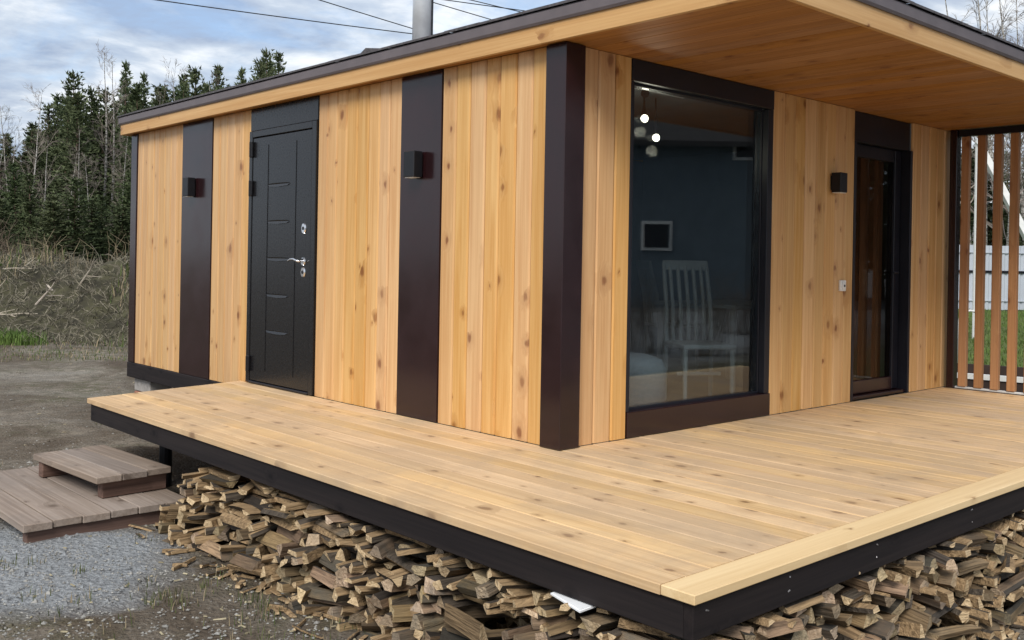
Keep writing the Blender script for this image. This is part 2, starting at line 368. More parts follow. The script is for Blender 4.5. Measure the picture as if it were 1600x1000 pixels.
def log_mats():
    out = []
    for name, c0, c1, gray in (('split_log_face', (0.13, 0.085, 0.048), (0.32, 0.215, 0.12), (0.095, 0.083, 0.064)), ('log_bark', (0.03, 0.023, 0.018), (0.085, 0.067, 0.05), (0.06, 0.057, 0.048)), ('log_end_grain', (0.32, 0.222, 0.125), (0.52, 0.39, 0.245), (0.21, 0.175, 0.13))):
        m = MT(name, 0.85, 0.2); v = m.coord('Object', (1, 1, 1), rand=43)
        g = m.noise(m.scale(v, (4, 60, 60)), 1.0, 4, 0.6, 0.4); b = m.noise(v, 9, 5, 0.6)
        oi = m.node('ShaderNodeObjectInfo').outputs['Random']
        c = m.mix(m.ramp(g, (0.32, 0.0), (0.68, 1.0)), c0, c1)
        old = m.math('MULTIPLY', m.ramp(b, (0.35, 0.25), (0.65, 1.0)), m.ramp(m.math('FRACT', m.math('MULTIPLY', oi, 7.7)), (0.15, 0.05), (0.85, 0.95)))
        c = m.mix(old, c, gray); m.color(m.vary(c, 0.48, 0.012)); m.bump(g, 0.9, 0.02); out.append(m.m)
    return out
logm = log_mats()
fence_m = plain('grey_profiled_sheet', (0.44, 0.47, 0.52), 0.5, 0.4, 0, 1.2, 0.06)
siding = plain('dark_blue_siding', (0.12, 0.15, 0.175), 0.7, 0.3, 0, 2, 0.12)
roof_dark = plain('neighbour_roof_tiles', (0.05, 0.045, 0.045), 0.8, 0.3, 0, 6, 0.2)
edging_m = plain('bed_board_stain', (0.035, 0.022, 0.018), 0.7, 0.3, 0, 5, 0.25)

# ------------------------------------------------------------------ ground
def gz(x, y):
    z = -0.62 + 0.42*sstep(6, 24, x+0.15*y) + 0.10*sstep(3, 12, y)
    z += 0.05*noise.noise(Vector((x*0.35, y*0.35, 0.3))) + 0.022*noise.noise(Vector((x*1.3, y*1.3, 2.2)))
    d = math.hypot(x+1.4, y-2.6)
    near = 1-sstep(7, 16, math.hypot(x, y))
    z += near*(0.016*noise.noise(Vector((x*4.5, y*4.5, 5)))+0.010*noise.noise(Vector((x*11, y*11, 1))))
    z += 0.17*math.exp(-((x+1.05)/0.55)**2-((y-3.75)/0.45)**2)      # heap of soil at the end of the deck
    return z
def build_ground():
    n = 260; mb = MB(); k = 6.3
    ax = [math.sinh(k*(i/(n-1)*2-1))/math.sinh(k)*900 for i in range(n)]
    vs = [(x-1.8, y+1.0, gz(x-1.8, y+1.0)) for y in ax for x in ax]
    fs = [(j*n+i, j*n+i+1, (j+1)*n+i+1, (j+1)*n+i) for j in range(n-1) for i in range(n-1)]
    mb.add(vs, fs); o = mb.build('ground', ground_m, smooth=True)
    tag(o, 'muddy yard ground with grey gravel patches and sparse weeds', 'ground', kind='structure')
build_ground()

# ------------------------------------------------------------------ house
HX, HY, HZ = 5.0, 6.25, 2.30                    # wall lengths and soffit height
house = empty('house', (2.5, 3.1, -0.62))
tag(house, 'small modern timber house clad in golden pine planks with dark brown trim', 'house')
def plank_x(y0, y1, n, z0):                      # planks on the door wall
    wdt = (y1-y0)/n; cuts = [y0+wdt*i+(rnd.uniform(-.008, .008) if 0 < i < n else 0) for i in range(n+1)]
    for i in range(n):
        o = rnd.uniform(-.002, .001)
        a, b = cuts[i]+.0022, cuts[i+1]-.0022; c = .010
        poly = [(0.022, a), (0.009+o, a), (0+o, a+c), (0+o, b-c), (0.009+o, b), (0.022, b)]
        MB().prism(poly, lambda p, q: (p, q, z0), lambda p, q: (p, q, HZ-.003)).build('wall_plank', pine[2], house)
def plank_y(x0, x1, n, z0=0.004):
    wdt = (x1-x0)/n; cuts = [x0+wdt*i+(rnd.uniform(-.008, .008) if 0 < i < n else 0) for i in range(n+1)]
    for i in range(n):
        o = rnd.uniform(-.002, .001)
        a, b = cuts[i]+.0022, cuts[i+1]-.0022; c = .010
        if abs(b-2.53) < 0.08: b -= .004
        poly = [(a, 0.022), (b, 0.022), (b, 0.009+o), (b-c, 0+o), (a+c, 0+o), (a, 0.009+o)]
        MB().prism(poly, lambda p, q: (p, q, z0), lambda p, q: (p, q, HZ-.003)).build('wall_plank', pine[2], house)
plank_x(0.132, 1.12, 7, 0.004); plank_x(1.565, 2.645, 8, 0.004); plank_x(3.722, 4.44, 5, -0.05); plank_x(5.07, 6.155, 8, -0.05)
plank_y(0.132, 0.57, 3); plank_y(2.10, 3.24, 8); plank_y(4.22, 4.97, 5)
# wall shell behind the planks (openings for windows and doors)
def shell(n, *a): bx(*a, bev=0).build(n, [room_wall], house)
for a in ((0.0235, .15, .15, 2.645), (0.0235, .15, 3.722, 6.2)): bx(*a, -0.05, HZ-.004, bev=0).build('wall_core', room_wall, house)
for a in ((0.03, .57), (2.10, 3.24), (4.22, 4.97)): bx(a[0], a[1], .0235, .15, -0.05, HZ-.004, bev=0).build('wall_core', room_wall, house)
bx(.0235, 4.97, 6.2, 6.3, -0.05, HZ-.004, bev=0).build('wall_core', pine[2], house)
bx(4.97, 5.07, 0.0, 6.3, -0.05, HZ-.004, bev=0).build('wall_core', pine[2], house)
bx(.15, 4.97, 3.6, 3.68, 0.0, HZ-.05, bev=0).build('partition', room_wall, house)
bx(4.94, 4.968, .152, 3.598, -0.009, HZ-.021, bev=0).build('wall_lining', room_wall, house)
bx(.15, 4.97, .15, 6.2, -0.06, -0.01, bev=0).build('room_floor', room_floor, house)
bx(.05, 4.97, .05, 6.2, HZ-.02, HZ+.05, bev=0).build('room_ceiling', room_wall, house)
# dark panels and posts
bx(-.006, .022, 1.12+.002, 1.565-.002, .004, HZ-.003, bev=.002).build('dark_wall_panel', trim, house)
bx(-.006, .022, 4.44+.002, 5.07-.002, -.05, HZ-.003, bev=.002).build('dark_wall_panel', trim, house)
bx(-.032, .13, -.032, .13, .003, HZ-.003, bev=.004).build('corner_post', trim, house)
bx(-.012, .13, 6.157, 6.305, -.05, HZ-.003, bev=.004).build('corner_post', trim, house)
bx(-.015, .12, 3.9, 6.32, -.205, -.053, bev=.006).build('base_beam', dark_wood[1], house)
bx(-.011, .12, 0.1, 3.895, -.205, -.053, bev=.006).build('base_beam', dark_wood[1], house)
bx(.125, 5.06, 6.2, 6.318, -.205, -.053, bev=.006).build('base_beam', dark_wood[0], house)
bx(.125, 5.06, .06, .18, -.205, -.064, bev=.006).build('base_beam', dark_wood[0], house)
bx(4.94, 5.06, .185, 6.19, -.205, -.064, bev=.006).build('base_beam', dark_wood[1], house)
for x in (.05, 2.4, 4.75):
    for y in (.4, 3.2, 5.85):
        for k in range(3):
            g = gz(x, y); h = (-.207-g+.02)/3
            bx(x-.02+rnd.uniform(-.012, .012), x+.22, y, y+.38+rnd.uniform(-.02, .02), g-.02+k*h, g-.02+(k+1)*h-.004, bev=.008).build('support_block', [concrete, brick_m][(k+int(x)) % 2], house)
# entrance door
ed = empty('entrance_door', (0, 3.18, 0), house); ed['label'] = 'black steel entrance door with five short embossed bars'
D0, D1, DT = 2.647, 3.720, 2.10
bx(-.004, .03, D0, D1, DT+.012, HZ-.003, bev=.003).build('header_panel', door_paint, ed)
bx(-.016, .03, D0, D0+.062, .006, DT+.01, bev=.004).build('door_frame', door_paint, ed)
bx(-.016, .03, D1-.055, D1, .006, DT+.01, bev=.004).build('door_frame', door_paint, ed)
bx(-.016, .03, D0+.063, D1-.056, DT-.045, DT+.01, bev=.004).build('door_frame', door_paint, ed)
bx(-.02, .03, D0+.063, D1-.056, .006, .022, bev=.003).build('door_sill', trim_black, ed)
la, lb = D0+.068, D1-.061
leaf = bx(-.010, .04, la, lb, .026, DT-.05, bev=.005).build('door_leaf', door_paint, ed)
ribs = (2.955, 3.405)
for yy in ribs: bx(-.0145, -.009, yy-.010, yy+.010, .12, 1.98, bev=.004).build('raised_line', door_paint, leaf)
for zc in (1.650, 1.350, 1.050, .755, .46):
    pts = [(3.035, -.002), (3.07, -.017), (3.215, -.024), (3.36, -.017), (3.395, -.002), (3.36, .006), (3.215, .008), (3.07, .006)]
    MB().prism(pts, lambda p, q: (-.018 if abs(p-3.215) < .17 else -.011, p, zc+q), lambda p, q: (-.008, p, zc+q)).build('embossed_bar', door_paint, leaf)
for z in (1.89, 1.565, .10):
    h = bx(-.034, -.012, D1-.075, D1-.028, z, z+.13, bev=.006).build('hinge', lamp_black, ed)
    MB().tube([(-.036, D1-.058, z+.002), (-.036, D1-.058, z+.128)], .009, 10).build('hinge_pin', lamp_black, h)
def oval(y, z, ry, rz, x0, x1, n=20):
    p = [(y+ry*math.cos(2*math.pi*i/n), z+rz*math.sin(2*math.pi*i/n)) for i in range(n)]
    return MB().prism(p[::-1], lambda a, b: (x1, a, b), lambda a, b: (x0, y+(a-y)*.85, z+(b-z)*.9))
for z, rz in ((1.285, .042), (.945, .040)):
    e = oval(2.812, z, .028, rz, -.020, -.0095).build('lock_plate', chrome, ed)
    oval(2.812, z, .012, .015, -.024, -.0195, 12).build('lock_core', lamp_black, e)
hd = oval(2.812, 1.028, .026, .034, -.021, -.0095).build('handle_plate', chrome, ed)
MB().tube([(-.018, 2.812, 1.03), (-.055, 2.812, 1.03), (-.064, 2.83, 1.034), (-.066, 2.87, 1.046), (-.064, 2.92, 1.044), (-.060, 2.96, 1.032), (-.056, 2.985, 1.036)], [.009, .009, .0095, .009, .0085, .0075, .005], 10).build('lever', chrome, hd, smooth=True)
# picture window
pw = empty('picture_window', (1.33, 0, 0), house); pw['label'] = 'tall fixed picture window in a dark frame'
bx(.572, 2.098, -.008, .05, .004, .158, bev=.003).build('sill_panel', trim, pw)
bx(.572, 2.098, -.002, .05, 2.165, HZ-.003, bev=.003).build('head_panel', trim_black, pw)
bx(.572, .60, .004, .11, .160, 2.163, bev=.003).build('jamb', trim_black, pw)
bx(2.035, 2.098, .002, .05, .160, 2.163, bev=.003).build('jamb', trim_black, pw)
bx(2.03, 2.07, .052, .11, .160, 2.163, bev=.003).build('jamb', trim_black, pw)
bx(.602, 2.03, .052, .11, .12, .172, bev=.003).build('frame_rail', trim_black, pw)
bx(.602, 2.03, .052, .11, 2.150, 2.2, bev=.003).build('frame_rail', trim_black, pw)
bx(.602, 2.028, .066, .090, .173, 2.149, bev=0).build('glass_pane', glass, pw)
# glass door
gd = empty('glass_door', (3.73, 0, 0), house); gd['label'] = 'narrow glazed terrace door set back in a dark frame'
bx(3.242, 4.218, .03, .16, 2.06, HZ-.003, bev=.003).build('head_panel', trim_black, gd)
bx(3.242, 3.275, .0, .16, .004, 2.058, bev=.003).build('jamb', trim_black, gd)
bx(4.185, 4.218, .0, .16, .004, 2.058, bev=.003).build('jamb', trim_black, gd)
bx(3.277, 4.183, .02, .16, .004, .03, bev=.003).build('threshold', trim, gd)
lf = empty('door_leaf', (3.73, .12, .03), gd)
bx(3.28, 3.37, .085, .15, .034, 2.056, bev=.004).build('stile', trim_black, lf)
bx(4.075, 4.18, .085, .15, .034, 2.056, bev=.004).build('stile', trim_black, lf)
bx(3.372, 4.073, .085, .15, .034, .14, bev=.004).build('rail', trim, lf)
bx(3.372, 4.073, .085, .15, 1.955, 2.056, bev=.004).build('rail', trim_black, lf)
bx(3.372, 4.073, .105, .130, .142, 1.953, bev=0).build('glass_pane', glass_brown, lf)
for k in range(9): bx(3.375+k*.0775, 3.375+k*.0775+.082, .19+.006*(k % 2), .196+.006*(k % 2), .03, 2.04, bev=0).build('blind_strip', blind_m, gd)
MB().tube([(4.10, .085, 1.02), (4.10, .055, 1.02), (4.08, .05, 1.02), (4.0, .05, 1.02)], .009, 8).build('handle', trim_black, lf)

# ------------------------------------------------------------------ roof
RX0, RX1, RY0, RY1 = -.10, 5.17, -1.41, 6.38
roof = empty('roof', (2.5, 2.5, HZ), house)
FB, FT = 2.292, 2.410                            # fascia bottom and top
bx(RX0, RX0+.028, RY0+.001, RY1, FB, FT, bev=.003).build('fascia', fascia_pine[1], roof)
bx(RX0+.029, RX1, RY0, RY0+.028, FB, FT, bev=.003).build('fascia', fascia_pine[0], roof)
bx(RX1-.028, RX1, RY0+.029, RY1, FB, FT, bev=.003).build('fascia', fascia_pine[1], roof)
bx(RX0+.029, RX1-.029, RY1-.028, RY1, FB, FT, bev=.003).build('fascia', fascia_pine[0], roof)
nb = 37; sx0, sx1 = RX0+.03, RX1-.03
for i in range(nb):
    a = lerp(sx0, sx1, i/nb)+.0006; b = lerp(sx0, sx1, (i+1)/nb)-.0006
    o = rnd.uniform(-.0008, .0008)
    y1 = 0.13 if a > .0 else RY1-.03
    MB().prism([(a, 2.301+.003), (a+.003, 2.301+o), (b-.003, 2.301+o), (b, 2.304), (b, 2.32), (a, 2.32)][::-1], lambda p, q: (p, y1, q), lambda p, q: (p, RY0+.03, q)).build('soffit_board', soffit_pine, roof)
bx(RX0+.03, RX1-.03, RY0+.03, RY1-.03, 2.352, 2.40, bev=0).build('roof_deck', dark_wood[0], roof)
e = .018; ST = 2.474
mb = MB()
for (x0, x1, y0, y1) in ((RX0-e, RX0-.002, RY0-e, RY1+e), (RX1+.002, RX1+e, RY0-e, RY1+e), (RX0-.001, RX1+.001, RY0-e, RY0-.002), (RX0-.001, RX1+.001, RY1+.002, RY1+e)):
    pass
def drip_edge(p0, p1, nrm):
    d = (Vector(p1)-Vector(p0)); n_ = Vector(nrm)
    poly = [(-.02, FT-.012), (e*.55, FT-.012), (e, FT+.002), (e+.004, ST-.012), (e-.004, ST), (-.02, ST+.006)]
    MB().prism(poly, lambda a, z: Vector(p0)+n_*a+Vector((0, 0, z)), lambda a, z: Vector(p1)+n_*a+Vector((0, 0, z))).build('drip_edge', drip, roof)
drip_edge((RX0, RY1+.01, 0), (RX0, RY0-.01, 0), (-1, 0, 0)); drip_edge((RX0-.008, RY0, 0), (RX1+.008, RY0, 0), (0, -1, 0))
drip_edge((RX1, RY0-.01, 0), (RX1, RY1+.01, 0), (1, 0, 0)); drip_edge((RX1+.008, RY1, 0), (RX0-.008, RY1, 0), (0, 1, 0))
# low hipped roof in stepped shingle courses
PITCH = math.tan(math.radians(12.0)); q = .03
X0, X1, Y0, Y1 = RX0-q, RX1+q, RY0-q, RY1+q; half = (X1-X0)/2; course = .145
mb = MB(); nco = int(half/course)
for i in range(nco+1):
    a = i*course; b = min(half-.001, a+course+.01); za_ = ST+.004+a*PITCH+.012; zb_ = ST+.004+b*PITCH+.002
    rg = lambda: rnd.uniform(0, .004)
    A = [(X0+a, Y0+a), (X1-a, Y0+a), (X1-a, Y1-a), (X0+a, Y1-a)]; B = [(X0+b, Y0+b), (X1-b, Y0+b), (X1-b, Y1-b), (X0+b, Y1-b)]
    for s_ in range(4):
        p, r = A[s_], A[(s_+1) % 4]; pb, rb = B[s_], B[(s_+1) % 4]
        seg = max(2, int(math.hypot(r[0]-p[0], r[1]-p[1])/.33)); prev = None
        for k in range(seg+1):
            t = k/seg; lo = Vector((lerp(p[0], r[0], t), lerp(p[1], r[1], t), za_)); hi = Vector((lerp(pb[0], rb[0], t), lerp(pb[1], rb[1], t), zb_))
            if prev:
                j = rg(); l0, h0 = prev; up = Vector((0, 0, j)); dn = Vector((0, 0, -.013))
                mb.add([l0+up, lo+up, hi, h0, l0+dn, lo+dn], [(0, 1, 2, 3), (4, 5, 1, 0)])
            prev = (lo, hi)
mb.build('shingles', shingle, roof)
# ridge vent and steel flue
vp = at_depth(577, 75, 8.0); zr = ST+PITCH*(vp.x-X0)
MB().prism([(-.20, zr-.03-vp.z), (.16, zr-.03-vp.z), (.11, 0), (-.03, 0)], lambda a, z: vp+R0*a+Vector((0, 0, z)), lambda a, z: vp+R0*a+FW*.25+Vector((0, 0, z+(.03 if z < -.01 else 0)))).build('roof_vent', shingle, roof)
cp = at_depth(660, 60, 8.45); ch = empty('chimney', (cp.x, cp.y, 2.55), roof)
MB().tube([(cp.x, cp.y, 2.45), (cp.x, cp.y, 4.6)], .0875, 28).build('flue_pipe', steel, ch, smooth=True)
MB().tube([(cp.x, cp.y, 4.6), (cp.x, cp.y, 4.72)], [.12, .03], 20).build('flue_cap', steel, ch)
r_ = R0*.083-FW*.035
MB().tube([Vector((cp.x, cp.y, 2.5))+r_, Vector((cp.x, cp.y, 4.55))+r_], .010, 6).build('flue_seam', trim_black, ch)

# ------------------------------------------------------------------ wall lamps, socket
def wall_lamp(label, loc, face):
    o = empty('wall_lamp', loc); tag(o, label, 'wall lamp', 'black box wall lamps on the house')
    x, y, z = loc
    if face == 'x':
        bx(x-.085, x-.012, y-.058, y+.058, z, z+.172, bev=.004).build('lamp_body', lamp_black, o)
        bx(x-.012, x, y-.045, y+.045, z+.02, z+.15, bev=.003).build('mount_plate', lamp_black, o)
        bx(x-.078, x-.022, y-.048, y+.048, z-.004, z-.0005, bev=0).build('lens', white_plastic, o)
    else:
        bx(x-.05, x+.05, y-.092, y-.012, z, z+.150, bev=.004).build('lamp_body', lamp_black, o)
        bx(x-.04, x+.04, y-.012, y, z+.02, z+.13, bev=.003).build('mount_plate', lamp_black, o)
        bx(x-.042, x+.042, y-.084, y-.02, z-.004, z-.0005, bev=0).build('lens', white_plastic, o)
wall_lamp('black box wall lamp on the dark panel between the metal door and the corner post', (-.0062, 1.355, 1.603), 'x')
wall_lamp('black box wall lamp on the wide dark panel beyond the metal door', (-.0062, 4.81, 1.603), 'x')
wall_lamp('small black box wall lamp on the pine planks beside the glazed terrace door', (2.915, -.0015, 1.625), 'y')
sk = empty('power_socket', (3.06, 0, .87)); tag(sk, 'small white outdoor socket on the pine planks by the glazed door', 'socket')
bx(3.018, 3.102, -.022, -.0012, .873, .958, bev=.006).build('socket_plate', white_plastic, sk)
bx(3.036, 3.084, -.030, -.0222, .890, .940, bev=.008).build('socket_cover', white_plastic, sk)
MB().tube([(3.06, -.0305, .915), (3.06, -.034, .915)], .009, 12).build('socket_mark', lamp_black, sk)

# ------------------------------------------------------------------ room behind the window
def chair(loc, rz, label):
    o = empty('dining_chair', loc); W[o] = Vector((0, 0, 0)); tag(o, label, 'chair', 'white dining chairs inside')
    o.rotation_euler.z = rz
    for sx in (-1, 1):
        MB().tube([(sx*.19, -.20, 0), (sx*.19, -.19, .45)], [.016, .02], 8).build('leg', chair_paint, o)
        MB().tube([(sx*.19, .21, 0), (sx*.19, .20, .45), (sx*.185, .23, .75), (sx*.18, .31, 1.08)], [.016, .02, .019, .016], 8).build('leg', chair_paint, o)
    bx(-.21, .21, -.22, .22, .435, .47, bev=.015).build('seat', chair_paint, o)
    MB().box(-.19, .19, .295, .325, 1.02, 1.10, bev=.01).build('top_rail', chair_paint, o)
    for k in range(5):
        x = -.13+k*.065
        MB().tube([(x, .21, .46), (x, .23, .75), (x, .305, 1.05)], .016, 6).build('back_slat', chair_paint, o)
    MB().box(-.18, .18, -.01, .01, .22, .245).build('stretcher', chair_paint, o)
chair((2.21, .70, -.01), math.radians(-30), 'white slat-back dining chair beside the table, seen through the picture window')
chair((3.95, 2.35, -.01), math.radians(60), 'white dining chair on the far side of the table inside the house')
tb = empty('dining_table', (3.3, 1.2, -.01)); tag(tb, 'white framed dining table inside behind the picture window', 'table')
bx(2.75, 3.85, .75, 1.6, .70, .735, bev=.006).build('table_top', chair_paint, tb)
for x in (2.8, 3.8):
    for y in (.8, 1.55): bx(x-.02, x+.02, y-.02, y+.02, -.01, .70, bev=.003).build('leg', chair_paint, tb)
pf = empty('pouf', (1.22, .58, -.01)); tag(pf, 'grey rounded pouf on the floor just inside the picture window', 'pouf')
MB().tube([(1.22, .58, -.008), (1.22, .58, .05), (1.22, .58, .33), (1.22, .58, .40), (1.22, .58, .43)], [.25, .28, .28, .25, .16], 24).build('cushion', grey_fabric, pf, smooth=True)
lp = [at_depth(1007, 185, 6.75), at_depth(1025, 215, 7.0), at_depth(1008, 146, 6.75)]
lc = lp[0]
lb_ = empty('ceiling_spotlight', (lc.x, lc.y, 2.28)); tag(lb_, 'ceiling bar with three small spotlights, two lit, inside the room', 'lamp')
bx(lc.x-.1, lc.x+.45, lc.y-.03, lc.y+.03, 2.25, 2.279, bev=.005).build('rail', steel, lb_)
for i, p in enumerate(lp):
    q0 = Vector((p.x+.05, p.y+.05, 2.25))
    h = MB().tube([q0, q0*.5+p*.5, p+Vector((.03, .03, .01)), p], [.006, .008, .024, .030], 12).build('spot_head', trim_black, lb_)
    if i < 2:
        MB().tube([p-Vector((.002, .002, 0)), p-Vector((.022, .022, .01))], [.026, .022], 12).build('bulb', bulb, h)
        ld = bpy.data.lights.new('spot_glow', 'POINT'); ld.energy = 1.1; ld.color = (1, .86, .66); ld.shadow_soft_size = .04
        lo_ = bpy.data.objects.new('spot_glow', ld); col.objects.link(lo_); lo_.parent = lb_; lo_.location = p-W[lb_]-Vector((.05, .05, .10))

# ------------------------------------------------------------------ deck
DX0, DX1, DY0 = -1.385, 4.86, -1.995
deck = empty('deck', (1.5, 0, -.62)); tag(deck, 'pale timber deck wrapping the house corner with dark fascia boards', 'deck')
bw = .1375
def yend(x): return lerp(3.50, 3.84, (x-DX0)/(-DX0))
x = DX0; i = 0
while x < DX1-.03:
    a, b = x, min(x+bw, DX1)
    if a < 0 < b: b = 0.0 if b > .07 else b
    g = (.002, .0018, .0055, .0022, .0035)[i % 5]; dz = rnd.uniform(-.0012, .0008)
    ya, yb = DY0+.142, (yend if b <= .001 else (lambda q_: -.0015))
    A, B = a+g/2, b-g/2; c = .003; z1 = 0+dz
    vs = [(A, ya, -.034), (B, ya, -.034), (B, ya, z1-c), (B-c, ya, z1), (A+c, ya, z1), (A, ya, z1-c)]
    v2 = [(p[0], yb(p[0]), p[2]) for p in vs]
    mbd = MB(); n = 6; mbd.add(vs+v2, [tuple(range(6)), tuple(range(11, 5, -1))]+[((k+1) % n, k, n+k, n+(k+1) % n) for k in range(n)])
    mbd.build('deck_board', deck_wood[1], deck)
    x = b; i += 1
bx(DX0, DX1, DY0, DY0+.1395, -.034, .0005, bev=.003).build('border_board', border_wood, deck)
f0 = .018
bx(DX0+f0, DX0+f0+.04, DY0+f0+.041, 3.47, -.160, -.0345, bev=.003).build('deck_fascia', dark_wood[1], deck)
bx(DX0+f0, DX1, DY0+f0, DY0+f0+.04, -.160, -.0345, bev=.003).build('deck_fascia', dark_wood[0], deck)
d0 = Vector((DX0+f0+.041, 3.473, 0)); d1 = Vector((-.02, 3.80, 0))
MB().prism([(0, -.160), (.04, -.160), (.04, -.0345), (0, -.0345)], lambda a, z: d0+Vector((0, -a, z)), lambda a, z: d1+Vector((0, -a, z))).build('deck_fascia', dark_wood[0], deck)
for y in (-1.2, -.4, .4): bx(DX0+.08, DX1-.03, y, y+.045, -.145, -.036, bev=0).build('joist', dark_wood[0], deck)
for y in (1.2, 2.0, 2.8): bx(DX0+.08, -.02, y, y+.045, -.145, -.036, bev=0).build('joist', dark_wood[0], deck)
for (px_, py_) in ((-1.0, -1.6), (.9, -1.6), (2.8, -1.6), (4.6, -1.6), (-1.0, .8), (-1.0, 3.0)):
    MB().tube([(px_, py_, gz(px_, py_)-.05), (px_, py_, -.146)], .045, 12).build('screw_pile', lamp_black, deck)
for xs, zs in ((-1.30, (-.07,)), (-.80, (-.062, -.11)), (-.16, (-.06, -.115)), (.75, (-.06, -.12)), (2.0, (-.06, -.12))):
    for z in zs: MB().tube([(xs+rnd.uniform(-.02, .02), DY0+f0+.001, z+rnd.uniform(-.006, .006)), (xs, DY0+f0-.0015, z)], .0032, 8).build('screw', screw_m, deck)

# slat screen
ss = empty('slat_screen', (4.9, -.7, 0)); tag(ss, 'upright pine slat screen closing the end of the roofed deck', 'screen')
bx(4.845, 4.93, -.10, -.035, .002, HZ-.002, bev=.004).build('post', trim, ss)
bx(4.845, 4.93, -1.37, -1.30, .002, HZ-.002, bev=.004).build('post', trim, ss)
bx(4.862, 4.915, -1.298, -.102, 2.235, 2.295, bev=.003).build('top_rail', trim_black, ss)
bx(4.872, 4.905, -1.298, -.102, .004, .02, bev=.002).build('bright_gap_strip', white_paint, ss)  # pale strip added in place of the bright gap under the slats
k = 0; y = -.165
while y > -1.28:
    bx(4.862, 4.912, y-.034, y+.034, .022, 2.233, bev=.004).build('slat', slat_pine, ss); y -= .138

# ------------------------------------------------------------------ steps
def platform(name, label, x0, x1, y0, y1, top, th, beams, n, rz=0.0):
    c = Vector(((x0+x1)/2, (y0+y1)/2, 0)); o = empty(name, (c.x, c.y, beams[0][4])); W[o] = Vector((0, 0, beams[0][4]))
    tag(o, label, 'step', 'wooden steps beside the deck'); o.rotation_euler.z = rz
    wd = (x1-x0)/n
    for i in range(n):
        a = x0-c.x+i*wd+.003; b = a+wd-.006; j = rnd.uniform(-.008, .008); t = top+rnd.uniform(-.002, .002)
        bx(a, b, y0-c.y+j, y1-c.y+j, t-th, t, bev=.004).build('board', step_wood[1], o)
    for (a, b, p, q_, z0) in beams:
        bx(a-c.x, b-c.x, p-c.y, q_-c.y, z0, top-th-.001, bev=.006).build('beam', beam_red[0], o)
LT, UT = -.487, -.335
platform('step_platform', 'wide weathered plank platform lying on the gravel, the lower step', -2.235, -1.235, 2.06, 3.66, LT, .045,
         [(-2.205, -1.26, 2.09, 2.16, -.645), (-2.205, -1.26, 2.80, 2.87, -.645), (-2.205, -1.26, 3.54, 3.61, -.645)], 6, math.radians(.5))
platform('step_platform', 'short weathered plank step standing on the lower platform beside the deck', -1.76, -1.255, 2.36, 3.38, UT, .042,
         [(-1.70, -1.27, 2.40, 2.47, LT+.003), (-1.745, -1.29, 3.24, 3.31, LT+.003)], 3, math.radians(4))

# ------------------------------------------------------------------ firewood
def log_mesh(mb, lw, lh, ln, place, rg):
    """one split log along local x; returns nothing, adds to mb (slots: face, bark, end)"""
    kind = rg.random()
    if kind < .42: base = [(-.5, -.5), (.5, -.42), (.12, .5), (-.16, .46)]; bark = {rg.choice((0, 1))}
    elif kind < .62: base = [(-.5, -.4), (.42, -.5), (.5, -.1), (.3, .3), (-.02, .5), (-.3, .4)]; bark = {2, 3, 4}
    elif kind < .82: base = [(-.5, -.2), (-.15, -.5), (.5, -.36), (.34, .3), (-.2, .5)]; bark = {0}
    else: base = [(-.5, -.5), (.5, -.38), (.44, .44), (-.4, .5)]; bark = {rg.randrange(4)}
    if rg.random() < .5: base = [(-p, q_) for p, q_ in base][::-1]
    if rg.random() < .35: base = [(-p, -q_) for p, q_ in base]
    base = [(p*lw*rg.uniform(.8, 1.15), q_*lh*rg.uniform(.8, 1.15)) for p, q_ in base]
    n = len(base); ns = 4; vs = []
    tw = rg.gauss(0, .10); tp = rg.uniform(.72, 1.08); cut = (rg.uniform(-.22, .22), rg.uniform(-.22, .22)); bow = rg.gauss(0, .0025)
    for s_ in range(ns):
        t = s_/(ns-1); sc_ = lerp(1, tp, t); an = tw*t; ca, sa = math.cos(an), math.sin(an)
        for (p, q_) in base:
            p2 = p*sc_*rg.uniform(.965, 1.035); q2 = q_*sc_*rg.uniform(.965, 1.035)
            xx = ln*(t-.5)+(cut[0]*p2+cut[1]*q2)*(1 if s_ in (0, ns-1) else 0)
            vs.append(place(Vector((xx, p2*ca-q2*sa, p2*sa+q2*ca+bow*math.sin(math.pi*t)))))
    b = len(mb.v); mb.v.extend(vs)
    for s_ in range(ns-1):
        for k in range(n):
            k2 = (k+1) % n; mb.f.append((b+s_*n+k, b+s_*n+k2, b+(s_+1)*n+k2, b+(s_+1)*n+k)); mb.m.append(1 if k in bark else 0)
    mb.f.append(tuple(b+k for k in range(n-1, -1, -1))); mb.m.append(2)
    mb.f.append(tuple(b+(ns-1)*n+k for k in range(n))); mb.m.append(2)
    return 'wedge-shaped' if kind < .42 else 'half-round barked' if kind < .62 else 'splintery' if kind < .82 else 'squarish'
